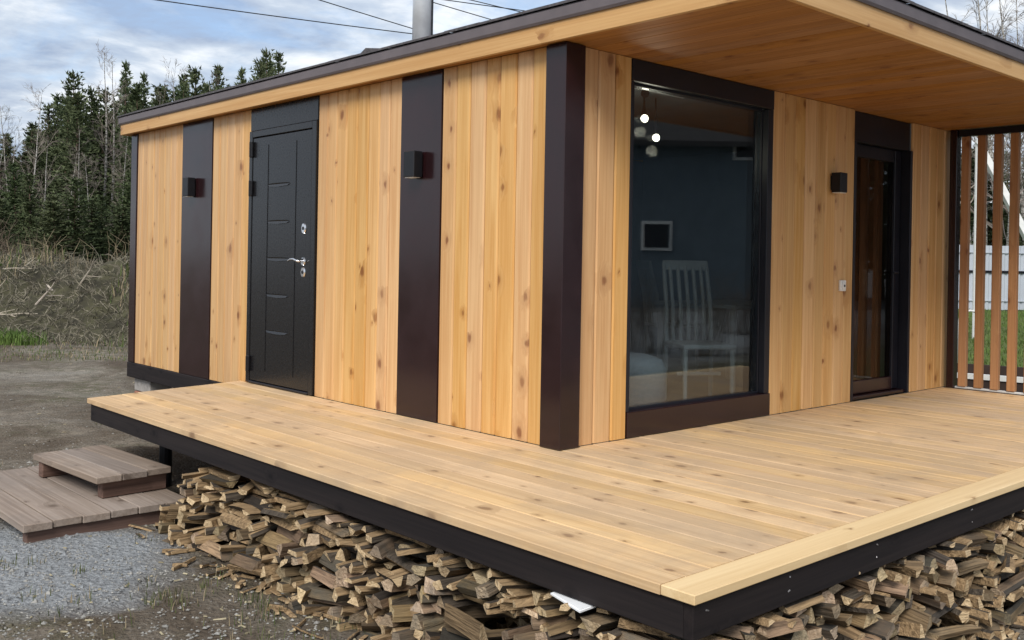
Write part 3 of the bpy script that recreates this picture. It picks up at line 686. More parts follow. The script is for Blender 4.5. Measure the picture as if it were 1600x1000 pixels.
def pack(s0, s1, ground, toplim, rg, big=1.0):
    """drop split logs one by one into a stack; gives (s, z, w, h, tilt, along)"""
    ds = .012; n = int((s1-s0)/ds)+1; H = [ground(s0+i*ds) for i in range(n)]; out = []; fail = 0
    while fail < 320:
        al = rg.random() < .11
        lw = (rg.uniform(.18, .33) if al else rg.uniform(.038, .10)*big); lh = rg.uniform(.022, .064)*big
        if fail > 60: lh *= .75
        if fail > 180: lh *= .7; al = False; lw = rg.uniform(.035, .075)
        k = max(3, int(lw/ds)); best = None
        for _ in range(30):
            i = rg.randrange(0, n-k); seg = H[i:i+k]; z = max(seg); sl_ = (sum(seg[-3:])-sum(seg[:3]))/3/lw
            waste = sum(z-h for h in seg)/k
            sc_ = z+waste*1.2
            if best is None or sc_ < best[0]: best = (sc_, i, z, sl_)
        _, i, z, sl_ = best
        if z+lh > toplim(s0+(i+k/2)*ds): fail += 1; continue
        tilt = max(-.25, min(.25, sl_*.5))+rg.uniform(-.08, .08)
        for j in range(i, i+k):
            u = (j-i)/k*2-1
            H[j] = z+lh*(.97-.25*abs(u)**3)
        out.append((s0+(i+k/2)*ds, z+lh/2, lw, lh, tilt, al))
    return out
def make_pile(side, rg):
    """side 'door': face looks to -x along y; side 'end': face looks to -y along x"""
    res = []
    if side == 'door':
        s0, s1 = -1.93, 1.98; gf = lambda s: gz(-1.4, s)-.01
        top = lambda s: -.167-.40*sstep(1.62, 2.0, s)
    else:
        s0, s1 = -1.28, 2.6; gf = lambda s: gz(s, -2.0)-.01; top = lambda s: -.167-.02*math.sin(s*5)
    for (s, z, lw, lh, tilt, al) in pack(s0, s1, gf, top, rg):
        up = (z+.62)/.46
        front = lerp(.13, -.03, up)+rg.uniform(-.07, .06)+.03*math.sin(s*4.1)
        yaw = rg.gauss(0, .28); pit = rg.gauss(0, .10)
        ln = lw if al else rg.uniform(.30, .40)
        if al: wd = rg.uniform(.05, .10); front -= wd/2
        else: wd = lw; front -= ln/2*.96
        if side == 'door': c = Vector((DX0+f0-front, s, z)); zrot = (math.pi/2 if al else 0)
        else: c = Vector((s, DY0+f0-front, z)); zrot = (0 if al else math.pi/2)
        rot = Matrix.Rotation(zrot+yaw, 3, 'Z') @ Matrix.Rotation(pit, 3, 'Y') @ Matrix.Rotation(tilt+rg.gauss(0, .22), 3, 'X')
        if al: rot = Matrix.Rotation(zrot+yaw*.7, 3, 'Z') @ Matrix.Rotation(tilt*(-1 if side == 'end' else 1)*.6, 3, 'Y')
        res.append((c, rot, wd*.98, lh*1.04, ln, side, al))
    return res
rg = random.Random(21)
logs = make_pile('door', rg)+make_pile('end', rg)
def score(l):
    px_, py_, d = to_px(l[0])
    return (0 if -30 < px_ < 1630 and py_ < 1040 else -100)+ l[2]*l[3]**.5*10/d
logs.sort(key=score, reverse=True)
hp = MB(); fl = Vector((0, 0, 0))
LBL = {'door': ', stacked under the long deck edge facing the steps',
       'end': ', stacked under the deck edge with the border board'}
cnt = 0
for c, rot, wd, lh, ln, side, al in logs:
    if cnt < 300 and score((c, rot, wd, lh, ln, side)) > 0:
        mb = MB(); shp = log_mesh(mb, wd, lh, ln, lambda v: v, rg)
        o = bpy.data.objects.new('firewood_log', mb.mesh('firewood_log', logm)); col.objects.link(o)
        o.matrix_world = Matrix.Translation(c) @ rot.to_4x4(); W[o] = c
        way = 'laid lengthwise' if al else 'end facing out'
        tag(o, shp+' firewood log, '+way+LBL[side], 'firewood', shp+' firewood logs, '+way+', under the '+('long' if side == 'door' else 'border')+' deck edge'); cnt += 1
    else: log_mesh(hp, wd, lh, ln, lambda v: c+rot @ v, rg)
# rows behind the face rows and the loose splinters at the foot: one mass
for side, s0, s1 in (('door', -1.6, 1.7), ('end', -.95, 2.6)):
    s = s0
    while s < s1:
        for k in range(5):
            z = -.575+k*.082+rg.uniform(-.01, .01)
            c = Vector((DX0+.53+rg.uniform(-.08, .06), s+rg.uniform(-.03, .03), z)) if side == 'door' else Vector((s+rg.uniform(-.03, .03), DY0+.53+rg.uniform(-.08, .06), z))
            rot = Matrix.Rotation((0 if side == 'door' else math.pi/2)+rg.uniform(-.25, .25), 3, 'Z') @ Matrix.Rotation(rg.uniform(-.8, .8), 3, 'X')
            log_mesh(hp, rg.uniform(.08, .13), rg.uniform(.06, .095), .4, lambda v: c+rot @ v, rg)
        s += .115
for _ in range(110):
    if rg.random() < .55: s = rg.uniform(-1.7, 2.0); xx, yy = DX0-rg.uniform(.02, .28), s
    else: s = rg.uniform(-.6, 1.9); xx, yy = s, DY0-rg.uniform(.02, .22)
    c = Vector((xx, yy, gz(xx, yy)+.012)); rot = Matrix.Rotation(rg.uniform(0, 6.28), 3, 'Z') @ Matrix.Rotation(rg.uniform(-.12, .12), 3, 'Y')
    log_mesh(hp, rg.uniform(.012, .035), rg.uniform(.01, .02), rg.uniform(.06, .2), lambda v: c+rot @ v, rg)
o = hp.build('firewood_heap', logm); tag(o, 'remaining firewood and splinters packed in and below the stack under the deck', 'firewood', kind='stuff')
# white sheet stuck out from under the deck
za_ = -.174
P = [at_z(860, 929, za_), at_z(906, 958, za_), at_z(936, 947, za_)]; P.append(P[0]+P[2]-P[1])
mid = (P[2]+P[3])/2-(P[0]+P[1])/2
P[2] += mid*.25; P[3] += mid*.25
ws = MB(); ws.add([p+Vector((0, 0, 0)) for p in P]+[p+Vector((0, 0, .006)) for p in P], [(0, 1, 2, 3), (7, 6, 5, 4), (0, 4, 5, 1), (1, 5, 6, 2), (2, 6, 7, 3), (3, 7, 4, 0)])
ins = [lerp(P[i], sum(P, Vector())/4, .07) for i in range(4)]
ws.add([p+Vector((0, 0, .0062)) for p in ins]+[p+Vector((0, 0, .0095)) for p in ins], [(0, 1, 2, 3), (7, 6, 5, 4), (0, 4, 5, 1), (1, 5, 6, 2), (2, 6, 7, 3), (3, 7, 4, 0)])
tag(ws.build('white_sheet', white_sheet), 'white sheet offcut lying on the firewood just under the deck edge', 'sheet')

# ------------------------------------------------------------------ vegetation builders
def rv(rg): return Vector((rg.uniform(-1, 1), rg.uniform(-1, 1), rg.uniform(-1, 1)))
def leaf_tri(mb, p, d, s, rg, wr=.35):
    side = d.cross(rv(rg)).normalized()
    mb.add([p-side*s*wr*.5, p+side*s*wr*.5, p+d*s], [(0, 1, 2)])
def conifer(seed, H, R, bare, shape):
    rg = random.Random(seed); tr = MB(); cr = MB()
    lean = Vector((rg.uniform(-.03, .03), rg.uniform(-.03, .03), 0))
    pos = lambda z: Vector((lean.x*z, lean.y*z, z))
    tr.tube([pos(H*t) for t in (0, .3, .6, .85, 1)], [.012*H+.02, .010*H+.01, .007*H, .004*H, .008], 6)
    z = H*bare
    while z < H*.985:
        u = (z/H-bare)/(1-bare)
        prof = (1-u)**shape*(.55+.45*min(1, u*6))
        nb_ = rg.randint(4, 6) if u < .85 else 4
        a0 = rg.uniform(0, 6.28)
        for b in range(nb_):
            a = a0+b*6.283/nb_+rg.uniform(-.4, .4); Ln = (R*prof+.10)*rg.uniform(.6, 1.2)
            rise = lerp(-.10, .75, u)+rg.uniform(-.15, .15)
            dr = Vector((math.cos(a), math.sin(a), rise)).normalized(); p0 = pos(z); m_ = max(3, int(Ln/.13))
            cr.add([p0+Vector((0, 0, .012)), p0-Vector((0, 0, .012)), p0+dr*Ln], [(0, 1, 2)])
            for k in range(m_):
                t = (k+.6)/m_; p = p0+dr*(Ln*t)+rv(rg)*.07
                for _ in range(5):
                    d = (dr*.8+rv(rg)*.9+Vector((0, 0, .25))).normalized(); leaf_tri(cr, p, d, rg.uniform(.12, .30)*(1.15-.4*t), rg, .42)
        z += H*.021*rg.uniform(.7, 1.3)
    for _ in range(14): leaf_tri(cr, pos(H*rg.uniform(.95, 1.0)), (Vector((0, 0, 1))+rv(rg)*.5).normalized(), rg.uniform(.12, .25), rg)
    return tr, cr
def bare_tree(seed, H, spread, thick=1.0, lowest=.3, density=1.0):
    rg = random.Random(seed); tr = MB(); cr = MB()
    pts = []; p = Vector((0, 0, 0)); d = Vector((rg.uniform(-.06, .06), rg.uniform(-.06, .06), 1))
    nseg = 10
    for i in range(nseg+1):
        pts.append(p.copy()); d = (d+rv(rg)*.05+Vector((0, 0, .08))).normalized(); p = p+d*(H/nseg)
    rads = [max(.012, .0085*H*thick*(1-.92*i/nseg)) for i in range(nseg+1)]
    tr.tube(pts, rads, 7)
    def br(p, d, Ln, r, lvl):
        q_ = [p]; n = 4
        for i in range(n):
            d = (d+rv(rg)*.16+Vector((0, 0, .10 if lvl < 2 else -.05))).normalized(); q_.append(q_[-1]+d*(Ln/n))
        cr.tube(q_, [lerp(r, r*.35, i/n) for i in range(n+1)], 3, caps=False)
        if lvl >= 3: return
        m_ = int((5 if lvl == 1 else 4)*density)
        for k in range(m_):
            t = rg.uniform(.25, 1.0); i = min(n-1, int(t*n)); b = lerp(q_[i], q_[i+1], t*n-i)
            br(b, (d+rv(rg)*.75).normalized(), Ln*rg.uniform(.35, .6), max(.006, r*.5), lvl+1)
    for k in range(int(26*density)):
        t = rg.uniform(lowest, .98); i = min(nseg-1, int(t*nseg)); b = lerp(pts[i], pts[i+1], t*nseg-i)
        a = rg.uniform(0, 6.28); dd = Vector((math.cos(a), math.sin(a), rg.uniform(.5, 1.3))).normalized()
        br(b, dd, spread*H*(1.1-t*.8)*rg.uniform(.6, 1.1), .0028*H*thick*(1.15-t), 1)
    return tr, cr
def shrub(seed, H, R, n, rr=.012):
    rg = random.Random(seed); st = MB(); tw = MB()
    for i in range(n):
        a = rg.uniform(0, 6.28); r = R*rg.random()**.5
        b = Vector((math.cos(a)*r*.4, math.sin(a)*r*.4, 0)); tip = Vector((math.cos(a)*r, math.sin(a)*r, H*rg.uniform(.5, 1.0)))
        mid_ = lerp(b, tip, .5)+rv(rg)*.12*H; st.tube([b, mid_, tip], [rr, rr*.8, rr*.3], 3, caps=False)
        for k in range(9):
            p = lerp(mid_, tip, rg.random()); d = (tip-b).normalized()*.7+rv(rg)
            e_ = p+d.normalized()*H*rg.uniform(.1, .28); tw.tube([p, e_], [rr*.5, rr*.25], 3, caps=False)
    return st, tw
def kit(name, pair, mats, names):
    return [(n_, m_.mesh(name+'_'+n_, [mt])) for n_, m_, mt in zip(names, pair, mats)]
def plant(name, parts, loc, sc_, rz, label, cat, group, sxy=None):
    o = empty(name, loc); tag(o, label, cat, group); o.rotation_euler.z = rz; s2 = sxy or sc_
    o.scale = (s2, s2, sc_)
    for n_, me in parts:
        c = bpy.data.objects.new(n_, me); col.objects.link(c); c.parent = o; W[c] = Vector(loc)
    return o
pines = [kit('pine', conifer(100+i, 10, (1.4, 1.5, 1.25, 1.5, 1.35)[i], (.08, .12, .06, .16, .1)[i], (.62, .5, .7, .45, .55)[i]), (bark_pine, needles), ('trunk', 'crown')) for i in range(5)]
birches = [kit('birch', bare_tree(200+i, 10, (.20, .24, .18, .28)[i], 1.0, (.32, .25, .4, .2)[i]), (birch_m, twig_m), ('trunk', 'crown')) for i in range(4)]
shrubs = [kit('shrub', shrub(300+i, 1.8, 1.0, 34, .009), (brown_twig, brown_twig), ('stems', 'twigs')) for i in range(3)]
rg = random.Random(5)
SIL = [(-500, 170), (-200, 185), (0, 205), (40, 190), (70, 165), (90, 150), (115, 118), (140, 140), (165, 135), (195, 100), (222, 112), (240, 135), (270, 118), (288, 135), (306, 110), (325, 128), (348, 108), (372, 106), (398, 92), (418, 78), (436, 80), (452, 112), (480, 120), (620, 110)]
def sil(px_):
    for (a, ya), (b, yb) in zip(SIL, SIL[1:]):
        if a <= px_ <= b: return lerp(ya, yb, (px_-a)/(b-a))
    return 150
def spot(px_, d):
    p = at_depth(px_, 400, d); return Vector((p.x, p.y, gz(p.x, p.y)-.03))
def pine_at(px_, d, ytop, label, group, wide=None):
    p = spot(px_, d); Hh = (PCY+(px_-PCX)*.0178-ytop)/FPX*d+CAM.z-p.z
    plant('pine_tree', pines[rg.randrange(5)], p, Hh/10, rg.uniform(0, 6.28), label, 'tree', group, wide)
PL = 'dark green pine standing in the dense forest beyond the brush mound'; PG = 'pines of the forest beyond the brush mound'
for a, ya in SIL[2:-1]: pine_at(a+rg.uniform(-3, 3), rg.uniform(41, 47), ya+rg.uniform(-4, 6), PL, PG, rg.uniform(.75, 1.0))
px_ = -330
while px_ < 600:
    pine_at(px_, rg.uniform(37, 44), sil(px_)+rg.uniform(20, 75), PL, PG, rg.uniform(.8, 1.15)); px_ += rg.uniform(16, 27)
px_ = -340
while px_ < 620:
    pine_at(px_, rg.uniform(48, 56), sil(px_)+rg.uniform(8, 50), PL, PG, rg.uniform(1.1, 1.5)); px_ += rg.uniform(18, 30)
px_ = -340
while px_ < 620:
    pine_at(px_, rg.uniform(58, 70), sil(px_)+rg.uniform(30, 70), PL, PG, rg.uniform(1.5, 2.1)); px_ += rg.uniform(26, 40)
def birch_at(px_, d, ytop, label, group, k=None, wide=None):
    p = spot(px_, d); Hh = (PCY+(px_-PCX)*.0178-ytop)/FPX*d+CAM.z-p.z
    plant('birch_tree', birches[rg.randrange(4) if k is None else k], p, Hh/10, rg.uniform(0, 6.28), label, 'tree', group, wide)
px_ = -320
while px_ < 330:
    pine_at(px_, rg.uniform(29, 34), rg.uniform(250, 330), 'young dark pine filling the undergrowth behind the brush mound', 'young pines behind the brush mound', rg.uniform(.55, .8)); px_ += rg.uniform(17, 28)
BL = 'bare pale birch standing at the front of the pine forest'; BG = 'bare birches at the forest edge'
for a, ya, d in ((38, 145, 36), (24, 165, 37), (160, 82, 38), (172, 96, 39), (95, 235, 36), (5, 200, 36), (60, 215, 34), (118, 205, 34), (178, 200, 34), (-25, 210, 35), (205, 175, 38), (325, 125, 42), (290, 112, 43), (243, 150, 40), (-60, 160, 37), (150, 240, 35)):
    birch_at(a, d, ya, BL, BG)
TL = 'tall bare birch rising behind the grey fence'; TG = 'bare birches behind the grey fence'
for a, ya, d in ((1522, -60, 34), (1560, -90, 36), (1588, -70, 35), (1625, -80, 37), (1540, -20, 41), (1605, -30, 42), (1575, 40, 40), (1512, 60, 43), (1660, -60, 36)):
    birch_at(a, d, ya, TL, TG)
for a in range(1440, 1760, 17):
    pine_at(a+rg.uniform(-5, 5), rg.uniform(38, 52), rg.uniform(225, 285), 'dark pine behind the grey fence, seen through the slat screen', 'pines behind the grey fence', rg.uniform(.9, 1.3))
for a, d, s_ in ((-30, 26, 1.1), (15, 27, 1.0), (48, 26, .8), (75, 25, .55), (100, 27, .5), (178, 23, .5), (193, 23.5, .6), (-80, 26, 1.1), (135, 26, .45)):
    plant('bare_shrub', shrubs[rg.randrange(3)], spot(a, d)+Vector((0, 0, .5)), s_, rg.uniform(0, 6), 'leafless brown shrub growing behind the brush mound in front of the pines', 'shrub', 'bare shrubs behind the brush mound')

for i in range(26):                                                  # unseen pines added to darken the reflection in the glass door
    a = math.radians(-36+i*1.5); d = rg.uniform(24, 34); p = Vector((4+math.cos(a)*d, math.sin(a)*d, 0)); p.z = gz(p.x, p.y)-.03
    if Vector((p.x-20.5, p.y+14.5)).length < 8.5: continue
    plant('pine_tree', pines[rg.randrange(5)], p, rg.uniform(.75, 1.1), rg.uniform(0, 6.28), 'unseen pine added beside the dark blue house to darken the glass door reflection', 'tree', 'unseen pines added to darken the glass door reflection', rg.uniform(1.0, 1.4))

# ------------------------------------------------------------------ brush mound
MC = spot(70, 21.0)
ud = Vector((R0.x, R0.y, 0)); vd = Vector((FW.x, FW.y, 0))
def mound(u, v):
    p = MC+ud*u+vd*v; h = 1.36*sstep(-4.2, -.2, v)*(1-sstep(1.5, 5.0, v))*(1-sstep(6, 11, abs(u-.5)))
    h *= 1+.30*noise.noise(Vector((u*.6, v*.6, 7)))+.22*noise.noise(Vector((u*1.9, v*1.9, 3)))+.10*noise.noise(Vector((u*4.5, v*4.5, 3)))
    return Vector((p.x, p.y, gz(p.x, p.y)-.06+h))
mb = MB(); nu, nv = 90, 50
mb.add([mound(-11+23*i/(nu-1), -4.6+10*j/(nv-1)) for j in range(nv) for i in range(nu)], [(j*nu+i, j*nu+i+1, (j+1)*nu+i+1, (j+1)*nu+i) for j in range(nv-1) for i in range(nu-1)])
o = mb.build('earth_mound', brush_earth, smooth=True); tag(o, 'low earth mound under the heap of dead brush', 'mound', kind='structure')
br = MB(); rg = random.Random(11)
for i in range(20000):
    u = rg.uniform(-9.5, 10); v = rg.uniform(-4.3, 2.5)
    if noise.noise(Vector((u*.5, v*.5, 1))) < -.35: continue
    p = mound(u, v); Ln = rg.uniform(.12, .28)*(2.2 if rg.random() < .12 else 1); d = (rv(rg)+Vector((0, 0, .35))).normalized()
    d.z *= .6; m_ = p+d*Ln*.5+rv(rg)*.07+Vector((0, 0, .04)); e_ = m_+(d+rv(rg)*.5).normalized()*Ln*.5; r = rg.uniform(.004, .011)
    br.tube([p, m_, e_], [r, r*.8, r*.4], 3, caps=False)
o = br.build('brush_heap', brush_m); tag(o, 'tangled heap of dead brush covering the mound in front of the forest', 'brush', kind='stuff')
gr = MB(); gr2 = MB()
def blade(mb_, p, h, rg, wd=.012):
    a = rg.uniform(0, 6.28); d = Vector((math.cos(a), math.sin(a), 0)); s_ = Vector((-d.y, d.x, 0))*wd; b = rg.uniform(.1, .6)*h
    mb_.add([p-s_, p+s_, p+d*b*.35+Vector((0, 0, h*.6))+s_*.6, p+d*b*.35+Vector((0, 0, h*.6))-s_*.6, p+d*b+Vector((0, 0, h))], [(0, 1, 2, 3), (3, 2, 4)])
for i in range(9000):
    u = rg.uniform(-9.5, 10); v = rg.uniform(-4.4, 2.0); nn = noise.noise(Vector((u*.45, v*.45, 9)))
    if nn > .02: blade(gr if rg.random() < .5 else gr2, mound(u, v), rg.uniform(.1, .34), rg)
for i in range(60):                                                 # taller dry stalks on the crest
    u = rg.choice((rg.gauss(.0, .5), rg.gauss(1.7, .5), rg.uniform(-6, 6))); p = mound(u, rg.uniform(-.6, 1.2))
    gr.tube([p, p+Vector((rg.uniform(-.1, .1), rg.uniform(-.1, .1), .45)), p+Vector((rg.uniform(-.3, .3), rg.uniform(-.3, .3), rg.uniform(.5, .8)))], [.006, .005, .003], 3, caps=False)
for i in range(7):
    px0, py0 = ((130, 462), (60, 512), (38, 440), (150, 500), (20, 470), (185, 470), (100, 520))[i]
    ln_, an = ((.9, -.9), (1.3, .02), (.7, .35), (.6, .9), (.8, -.4), (.8, 1.1), (.6, -1.0))[i]
    u = (px0-70)/FPX*19.5; v = lerp(-3.6, -.3, (545-py0)/130)
    p = mound(u, v)+Vector((0, 0, .10)); d = (ud*math.cos(an)+Vector((0, 0, math.sin(an)*.7))-vd*.15).normalized()
    mb = MB(); q_ = [p]
    for k in range(5): d = (d+rv(rg)*.16).normalized(); q_.append(q_[-1]+d*ln_/5)
    mb.tube(q_, [.020, .019, .017, .014, .010, .005], 6)
    for k in (2, 3): mb.tube([q_[k], q_[k]+(d+rv(rg)*.9).normalized()*.35], [.012, .004], 5)
    tag(mb.build('dead_branch', pale_stick, base=True), 'pale bare dead branch lying on the brush heap', 'branch', 'pale branches on the brush heap')

# ------------------------------------------------------------------ yard litter, weeds and lawn
rg = random.Random(3); pb = MB(); wc = MB()
def pebble(mb_, p, r, rg):
    v = [Vector((1, 0, 0)), Vector((0, 1, 0)), Vector((-1, 0, 0)), Vector((0, -1, 0)), Vector((0, 0, .7)), Vector((0, 0, -.6))]
    mb_.add([p+Vector((a.x*r*rg.uniform(.7, 1.4), a.y*r*rg.uniform(.7, 1.4), a.z*r*rg.uniform(.6, 1.1))) for a in v], [(0, 1, 4), (1, 2, 4), (2, 3, 4), (3, 0, 4), (1, 0, 5), (2, 1, 5), (3, 2, 5), (0, 3, 5)])
def yard(rg):
    while True:
        px_ = rg.uniform(-60, 760); py_ = 1010-440*rg.random()**1.6; p = at_z(px_, py_, -.62)
        if p.x < DX0+.1 or p.y > 4.2: return Vector((p.x, p.y, gz(p.x, p.y)))
for i in range(2600):
    p = yard(rg); pebble(pb, p, rg.uniform(.003, .011)*(2.0 if rg.random() < .06 else 1), rg)
for i in range(1500):
    p = Vector((rg.gauss(-2.3, .6), rg.gauss(1.7, .7), 0)); p.z = gz(p.x, p.y); pebble(pb, p, rg.uniform(.003, .010), rg)
for i in range(900):
    p = Vector((rg.uniform(.3, 2.4), rg.uniform(-3.3, -2.1), 0)); p.z = gz(p.x, p.y); pebble(pb, p, rg.uniform(.004, .013), rg)
for i in range(190):
    p = yard(rg) if rg.random() < .6 else Vector((DX0-abs(rg.gauss(.25, .2)), rg.uniform(-1.8, 2), 0)); p.z = gz(p.x, p.y)+.004
    a = rg.uniform(0, 6.28); d = Vector((math.cos(a), math.sin(a), rg.uniform(-.1, .2))); s_ = Vector((-d.y, d.x, rg.uniform(-.3, .3))); l_ = rg.uniform(.004, .020)*(1.6 if rg.random() < .1 else 1); w_ = rg.uniform(.002, .007)
    wc.add([p-d*l_-s_*w_, p+d*l_-s_*w_, p+d*l_+s_*w_, p-d*l_+s_*w_, p-d*l_*.9+Vector((0, 0, .006)), p+d*l_*.9+Vector((0, 0, .006))], [(0, 1, 5, 4), (2, 3, 4, 5), (0, 4, 3), (1, 2, 5), (3, 2, 1, 0)])
cl = MB()
for i in range(2600):
    p = yard(rg); r = rg.uniform(.006, .022)*(1.6 if rg.random() < .08 else 1)
    if noise.noise(Vector((p.x*.9, p.y*.9, 8))) < -.05: continue
    pebble(cl, p+Vector((0, 0, -r*.25)), r, rg)
tag(cl.build('soil_clods', ground_m), 'crumbly clods of soil strewn over the muddy yard', 'soil', kind='stuff')
tag(pb.build('pebbles', stone_m), 'small stones scattered over the muddy yard', 'gravel', kind='stuff')
tag(wc.build('wood_chips', chip_m), 'pale wood chips scattered over the mud beside the firewood', 'wood chips', kind='stuff')
wd_ = MB(); gg = MB()
for i in range(150):                                                # weed tufts, thicker along the foot of the stack
    if rg.random() < .75: p = Vector((DX0-abs(rg.gauss(.22, .16)), rg.uniform(-1.6, .9), 0))
    else: p = yard(rg)
    if noise.noise(Vector((p.x*1.1, p.y*1.1, 4))) < -.05 and rg.random() < .8: continue
    for k in range(rg.randint(6, 16)):
        q_ = p+Vector((rg.gauss(0, .04), rg.gauss(0, .04), 0)); q_.z = gz(q_.x, q_.y)-.004; blade(wd_ if rg.random() < .75 else gr, q_, rg.uniform(.02, .075), rg, .0025)
for i in range(2600):                                               # bright grass at the foot of the mound
    p0 = spot(rg.gauss(20, 22), rg.uniform(16.6, 18.2)); blade(gg, p0, rg.uniform(.06, .26), rg, .010)
for i in range(1800):
    p0 = spot(rg.uniform(-60, 205), rg.uniform(14.5, 17.5)); blade(gr2 if rg.random() < .6 else gr, p0, rg.uniform(.03, .10), rg, .008)
for i in range(15000):                                              # lawn behind the slat screen
    p0 = spot(rg.uniform(1480, 1680), 10+20*rg.random()**1.3)
    if p0.x < 6.2: continue
    blade(gg if rg.random() < .7 else gr2, p0, rg.uniform(.04, .13), rg, .010)
tag(gr.build('dry_grass', dry_grass), 'dry straw-coloured grass and stalks on the brush mound and yard', 'grass', kind='stuff')
tag(gr2.build('sparse_grass', weed_green), 'sparse olive grass on the mound and the yard', 'grass', kind='stuff')
tag(wd_.build('weeds', weed_green), 'small dark green weeds at the foot of the firewood', 'weeds', kind='stuff')
tag(gg.build('green_grass', green_grass), 'bright green grass by the brush mound and on the lawn behind the screen', 'grass', kind='stuff')

# ------------------------------------------------------------------ behind the slat screen
fa = at_z(1470, 488, -.24); fb = at_z(1680, 491, -.24); fdir = (fb-fa); flen = fdir.length; fdir.normalize(); fn = Vector((fdir.y, -fdir.x, 0))
if fn.dot(CAM-fa) < 0: fn = -fn
fe = empty('metal_fence', (fa.x, fa.y, -.3)); tag(fe, 'pale grey profiled metal fence with a dark rail beyond the lawn', 'fence')
fh = 1.92; npan = int(flen/1.15)+1
for i in range(npan):
    mb = MB(); s0 = i*1.15; prof = []
    for k in range(7):
        b = s0+k*1.15/7; prof += [(b, 0), (b+.05, 0), (b+.075, .03), (b+.13, .03)]
    prof.append((s0+1.148, 0))
    top = [fa+fdir*a+fn*q_ for a, q_ in prof]; vs = []
    for t in top: zb = gz(t.x, t.y)+.03; vs += [(t.x, t.y, zb), (t.x, t.y, zb+fh)]
    mb.add(vs, [(2*k, 2*k+2, 2*k+3, 2*k+1) for k in range(len(prof)-1)]); mb.build('fence_sheet', fence_m, fe)
for hgt, th in ((1.15, .07), (.28, .025), (1.72, .02)):
    a = fa+fn*.04; b = fb+fn*.04; c0, c1 = Vector((a.x, a.y, gz(a.x, a.y)+hgt)), Vector((b.x, b.y, gz(b.x, b.y)+hgt))
    MB().prism([(-.02, -th/2), (.02, -th/2), (.02, th/2), (-.02, th/2)], lambda q_, z: c0+fn*q_+Vector((0, 0, z)), lambda q_, z: c1+fn*q_+Vector((0, 0, z))).build('fence_rail', trim_black if th > .05 else fence_m, fe)
b0 = at_depth(1440, 600, 12.6); b1 = at_depth(1700, 600, 11.6)
gb = empty('garden_bed', (b0.x, b0.y, gz(b0.x, b0.y))); tag(gb, 'low raised garden bed with dark boards and white edging behind the slat screen', 'garden bed')
bd = (b1-b0); bd.z = 0; bd.normalize(); bn = Vector((-bd.y, bd.x, 0)); bn = bn if bn.dot(FW) > 0 else -bn
def bedbox(name, o0, o1, z0, z1, mt):
    p0 = Vector((b0.x, b0.y, 0)); p1 = Vector((b1.x, b1.y, 0))
    MB().prism([(o0, z0), (o1, z0), (o1, z1), (o0, z1)], lambda q_, z: p0+bn*q_+Vector((0, 0, z)), lambda q_, z: p1+bn*q_+Vector((0, 0, z))).build(name, mt, gb)
bedbox('bed_board', 0, .04, -.66, -.31, edging_m); bedbox('bed_edging', -.02, .06, -.308, -.245, white_paint); bedbox('bed_board', 1.1, 1.14, -.66, -.22, edging_m)
bedbox('bed_soil', .042, 1.098, -.66, -.35, brush_earth)
hoop = [at_depth(1516, 497, 14.5)+(R0*(math.cos(a)*.16)+Vector((0, 0, math.sin(a)*.16-.05))) for a in [math.pi*k/10 for k in range(11)]]
gzh = gz(hoop[0].x, hoop[0].y)
hoop = [Vector((hoop[0].x, hoop[0].y, gzh))]+hoop+[Vector((hoop[-1].x, hoop[-1].y, gzh))]
tag(MB().tube(hoop, .018, 8).build('plastic_hoop', white_paint, smooth=True, base=True), 'white plastic hoop stuck in the lawn beyond the slat screen', 'hoop')
ba = at_depth(1528, 222, 20); bb = at_depth(1690, 492, 19)
bb.z = gz(bb.x, bb.y)
mb = MB(); mb.tube([ba, bb], .085, 4); mb.tube([Vector((ba.x, ba.y, gz(ba.x, ba.y))), ba+Vector((0, 0, .05))], .05, 8)
tag(mb.build('braced_pole', white_paint, base=True), 'white pole with a pale diagonal brace standing on the lawn behind the slat screen', 'pole')

# ------------------------------------------------------------------ power lines and poles
pA, pB = Vector(at_depth(900, 400, 26)), Vector(at_depth(-300, 400, 18))
def pole(p, top, label):
    g = gz(p.x, p.y); o = empty('utility_pole', (p.x, p.y, g)); tag(o, label, 'pole')
    MB().tube([(p.x, p.y, g-.1), (p.x, p.y, top)], [.13, .09], 12).build('shaft', bark_pine, o)
    MB().box(p.x-.6, p.x+.6, p.y-.05, p.y+.05, top-.35, top-.25).build('crossarm', bark_pine, o)
pole(pA, 7.6, 'wooden utility pole standing behind the house'); pole(pB, 10.0, 'wooden utility pole at the edge of the yard, carrying the power lines')
for i, (x0, y0, x1, y1) in enumerate(((295, 0, 640, 47), (520, 0, 640, 38), (680, 0, 785, 33), (750, 0, 835, 22), (725, 0, 840, 18))):
    sl_ = (y1-y0)/(x1-x0); yy = lambda xx: y0+sl_*(xx-x0)
    e0 = at_depth(-300, yy(-300), 18); e1 = at_depth(900, yy(900), 26)
    pts = [lerp(e0, e1, t/24)-Vector((0, 0, .10*4*(t/24)*(1-t/24))) for t in range(25)]
    tag(MB().tube(pts, .0125, 5).build('power_cable', cable_m), 'thin black power cable crossing the sky above the roof', 'cable', 'power cables above the roof')

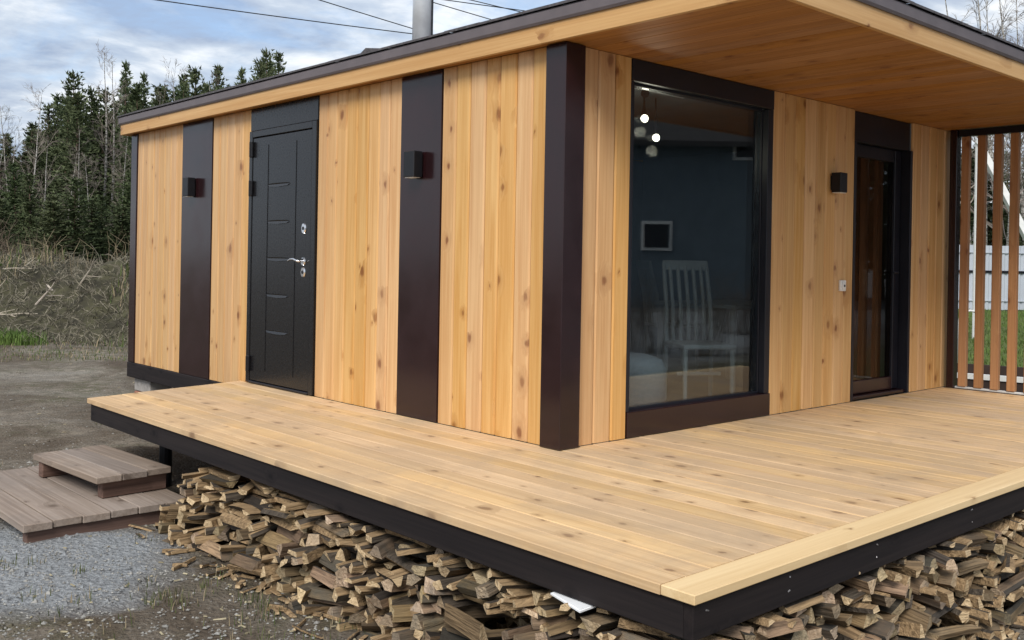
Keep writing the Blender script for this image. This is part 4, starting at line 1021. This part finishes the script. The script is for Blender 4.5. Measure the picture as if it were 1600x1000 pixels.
# ------------------------------------------------------------------ neighbour's house, mirrored in the window glass
def mirrored(px_, py_, d): p = at_depth(px_, py_, d); return Vector((p.x, -p.y, p.z))
n0, n1 = mirrored(860, 420, 29), mirrored(1330, 420, 29)
nu_ = (n1-n0); nu_.z = 0; nl = nu_.length; nu_.normalize(); nn_ = Vector((-nu_.y, nu_.x, 0)); nn_ = nn_ if nn_.dot(Vector((0, 0, 0))-n0) > 0 else -nn_
nh = empty('neighbour_house', (n0.x, n0.y, -.62)); tag(nh, 'dark blue clad house across the yard, mirrored in the picture window', 'house')
def npt(u, v, z): return Vector((n0.x, n0.y, 0))+nu_*u-nn_*v+Vector((0, 0, z))
def nbox(name, u0, u1, v0, v1, z0, z1, mt, par=nh):
    mb = MB(); mb.add([npt(u, v, z) for z in (z0, z1) for v in (v0, v1) for u in (u0, u1)], [(0, 2, 3, 1), (4, 5, 7, 6), (0, 1, 5, 4), (2, 6, 7, 3), (0, 4, 6, 2), (1, 3, 7, 5)])
    return mb.build(name, mt, par)
nbox('wall', 0, nl, 0, 7, -.7, 4.6, siding)
nbox('plinth', -.03, nl+.03, -.03, 7.03, -.75, -.25, concrete)
MB().prism([(-.5, 4.5), (3.5, 7.2), (7.5, 4.5), (7.5, 4.65), (3.5, 7.4), (-.5, 4.65)], lambda v, z: npt(-.4, v, z), lambda v, z: npt(nl+.4, v, z)).build('roof', roof_dark, nh)
for (a, b, c, d) in ((1007, 345, 1056, 390), (1152, 190, 1200, 250), (900, 345, 950, 390), (1250, 345, 1300, 390)):
    pa, pb_ = mirrored(a, d, 29), mirrored(c, b, 29); u0, u1 = sorted(((pa-n0).dot(nu_), (pb_-n0).dot(nu_)))
    wf = nbox('window', u0, u1, -.05, .02, pa.z, pb_.z, white_paint); nbox('pane', u0+.09, u1-.09, -.07, -.051, pa.z+.09, pb_.z-.09, trim_black, wf)
for a in (990, 1040, 1110, 1150, 1175):
    p = mirrored(a, 420, rg.uniform(17, 22)); p.z = gz(p.x, p.y)
    plant('bare_shrub', shrubs[rg.randrange(3)], p, rg.uniform(.5, .8), rg.random()*6, 'low brown shrub across the yard in front of the dark blue house', 'shrub', 'shrubs across the yard')
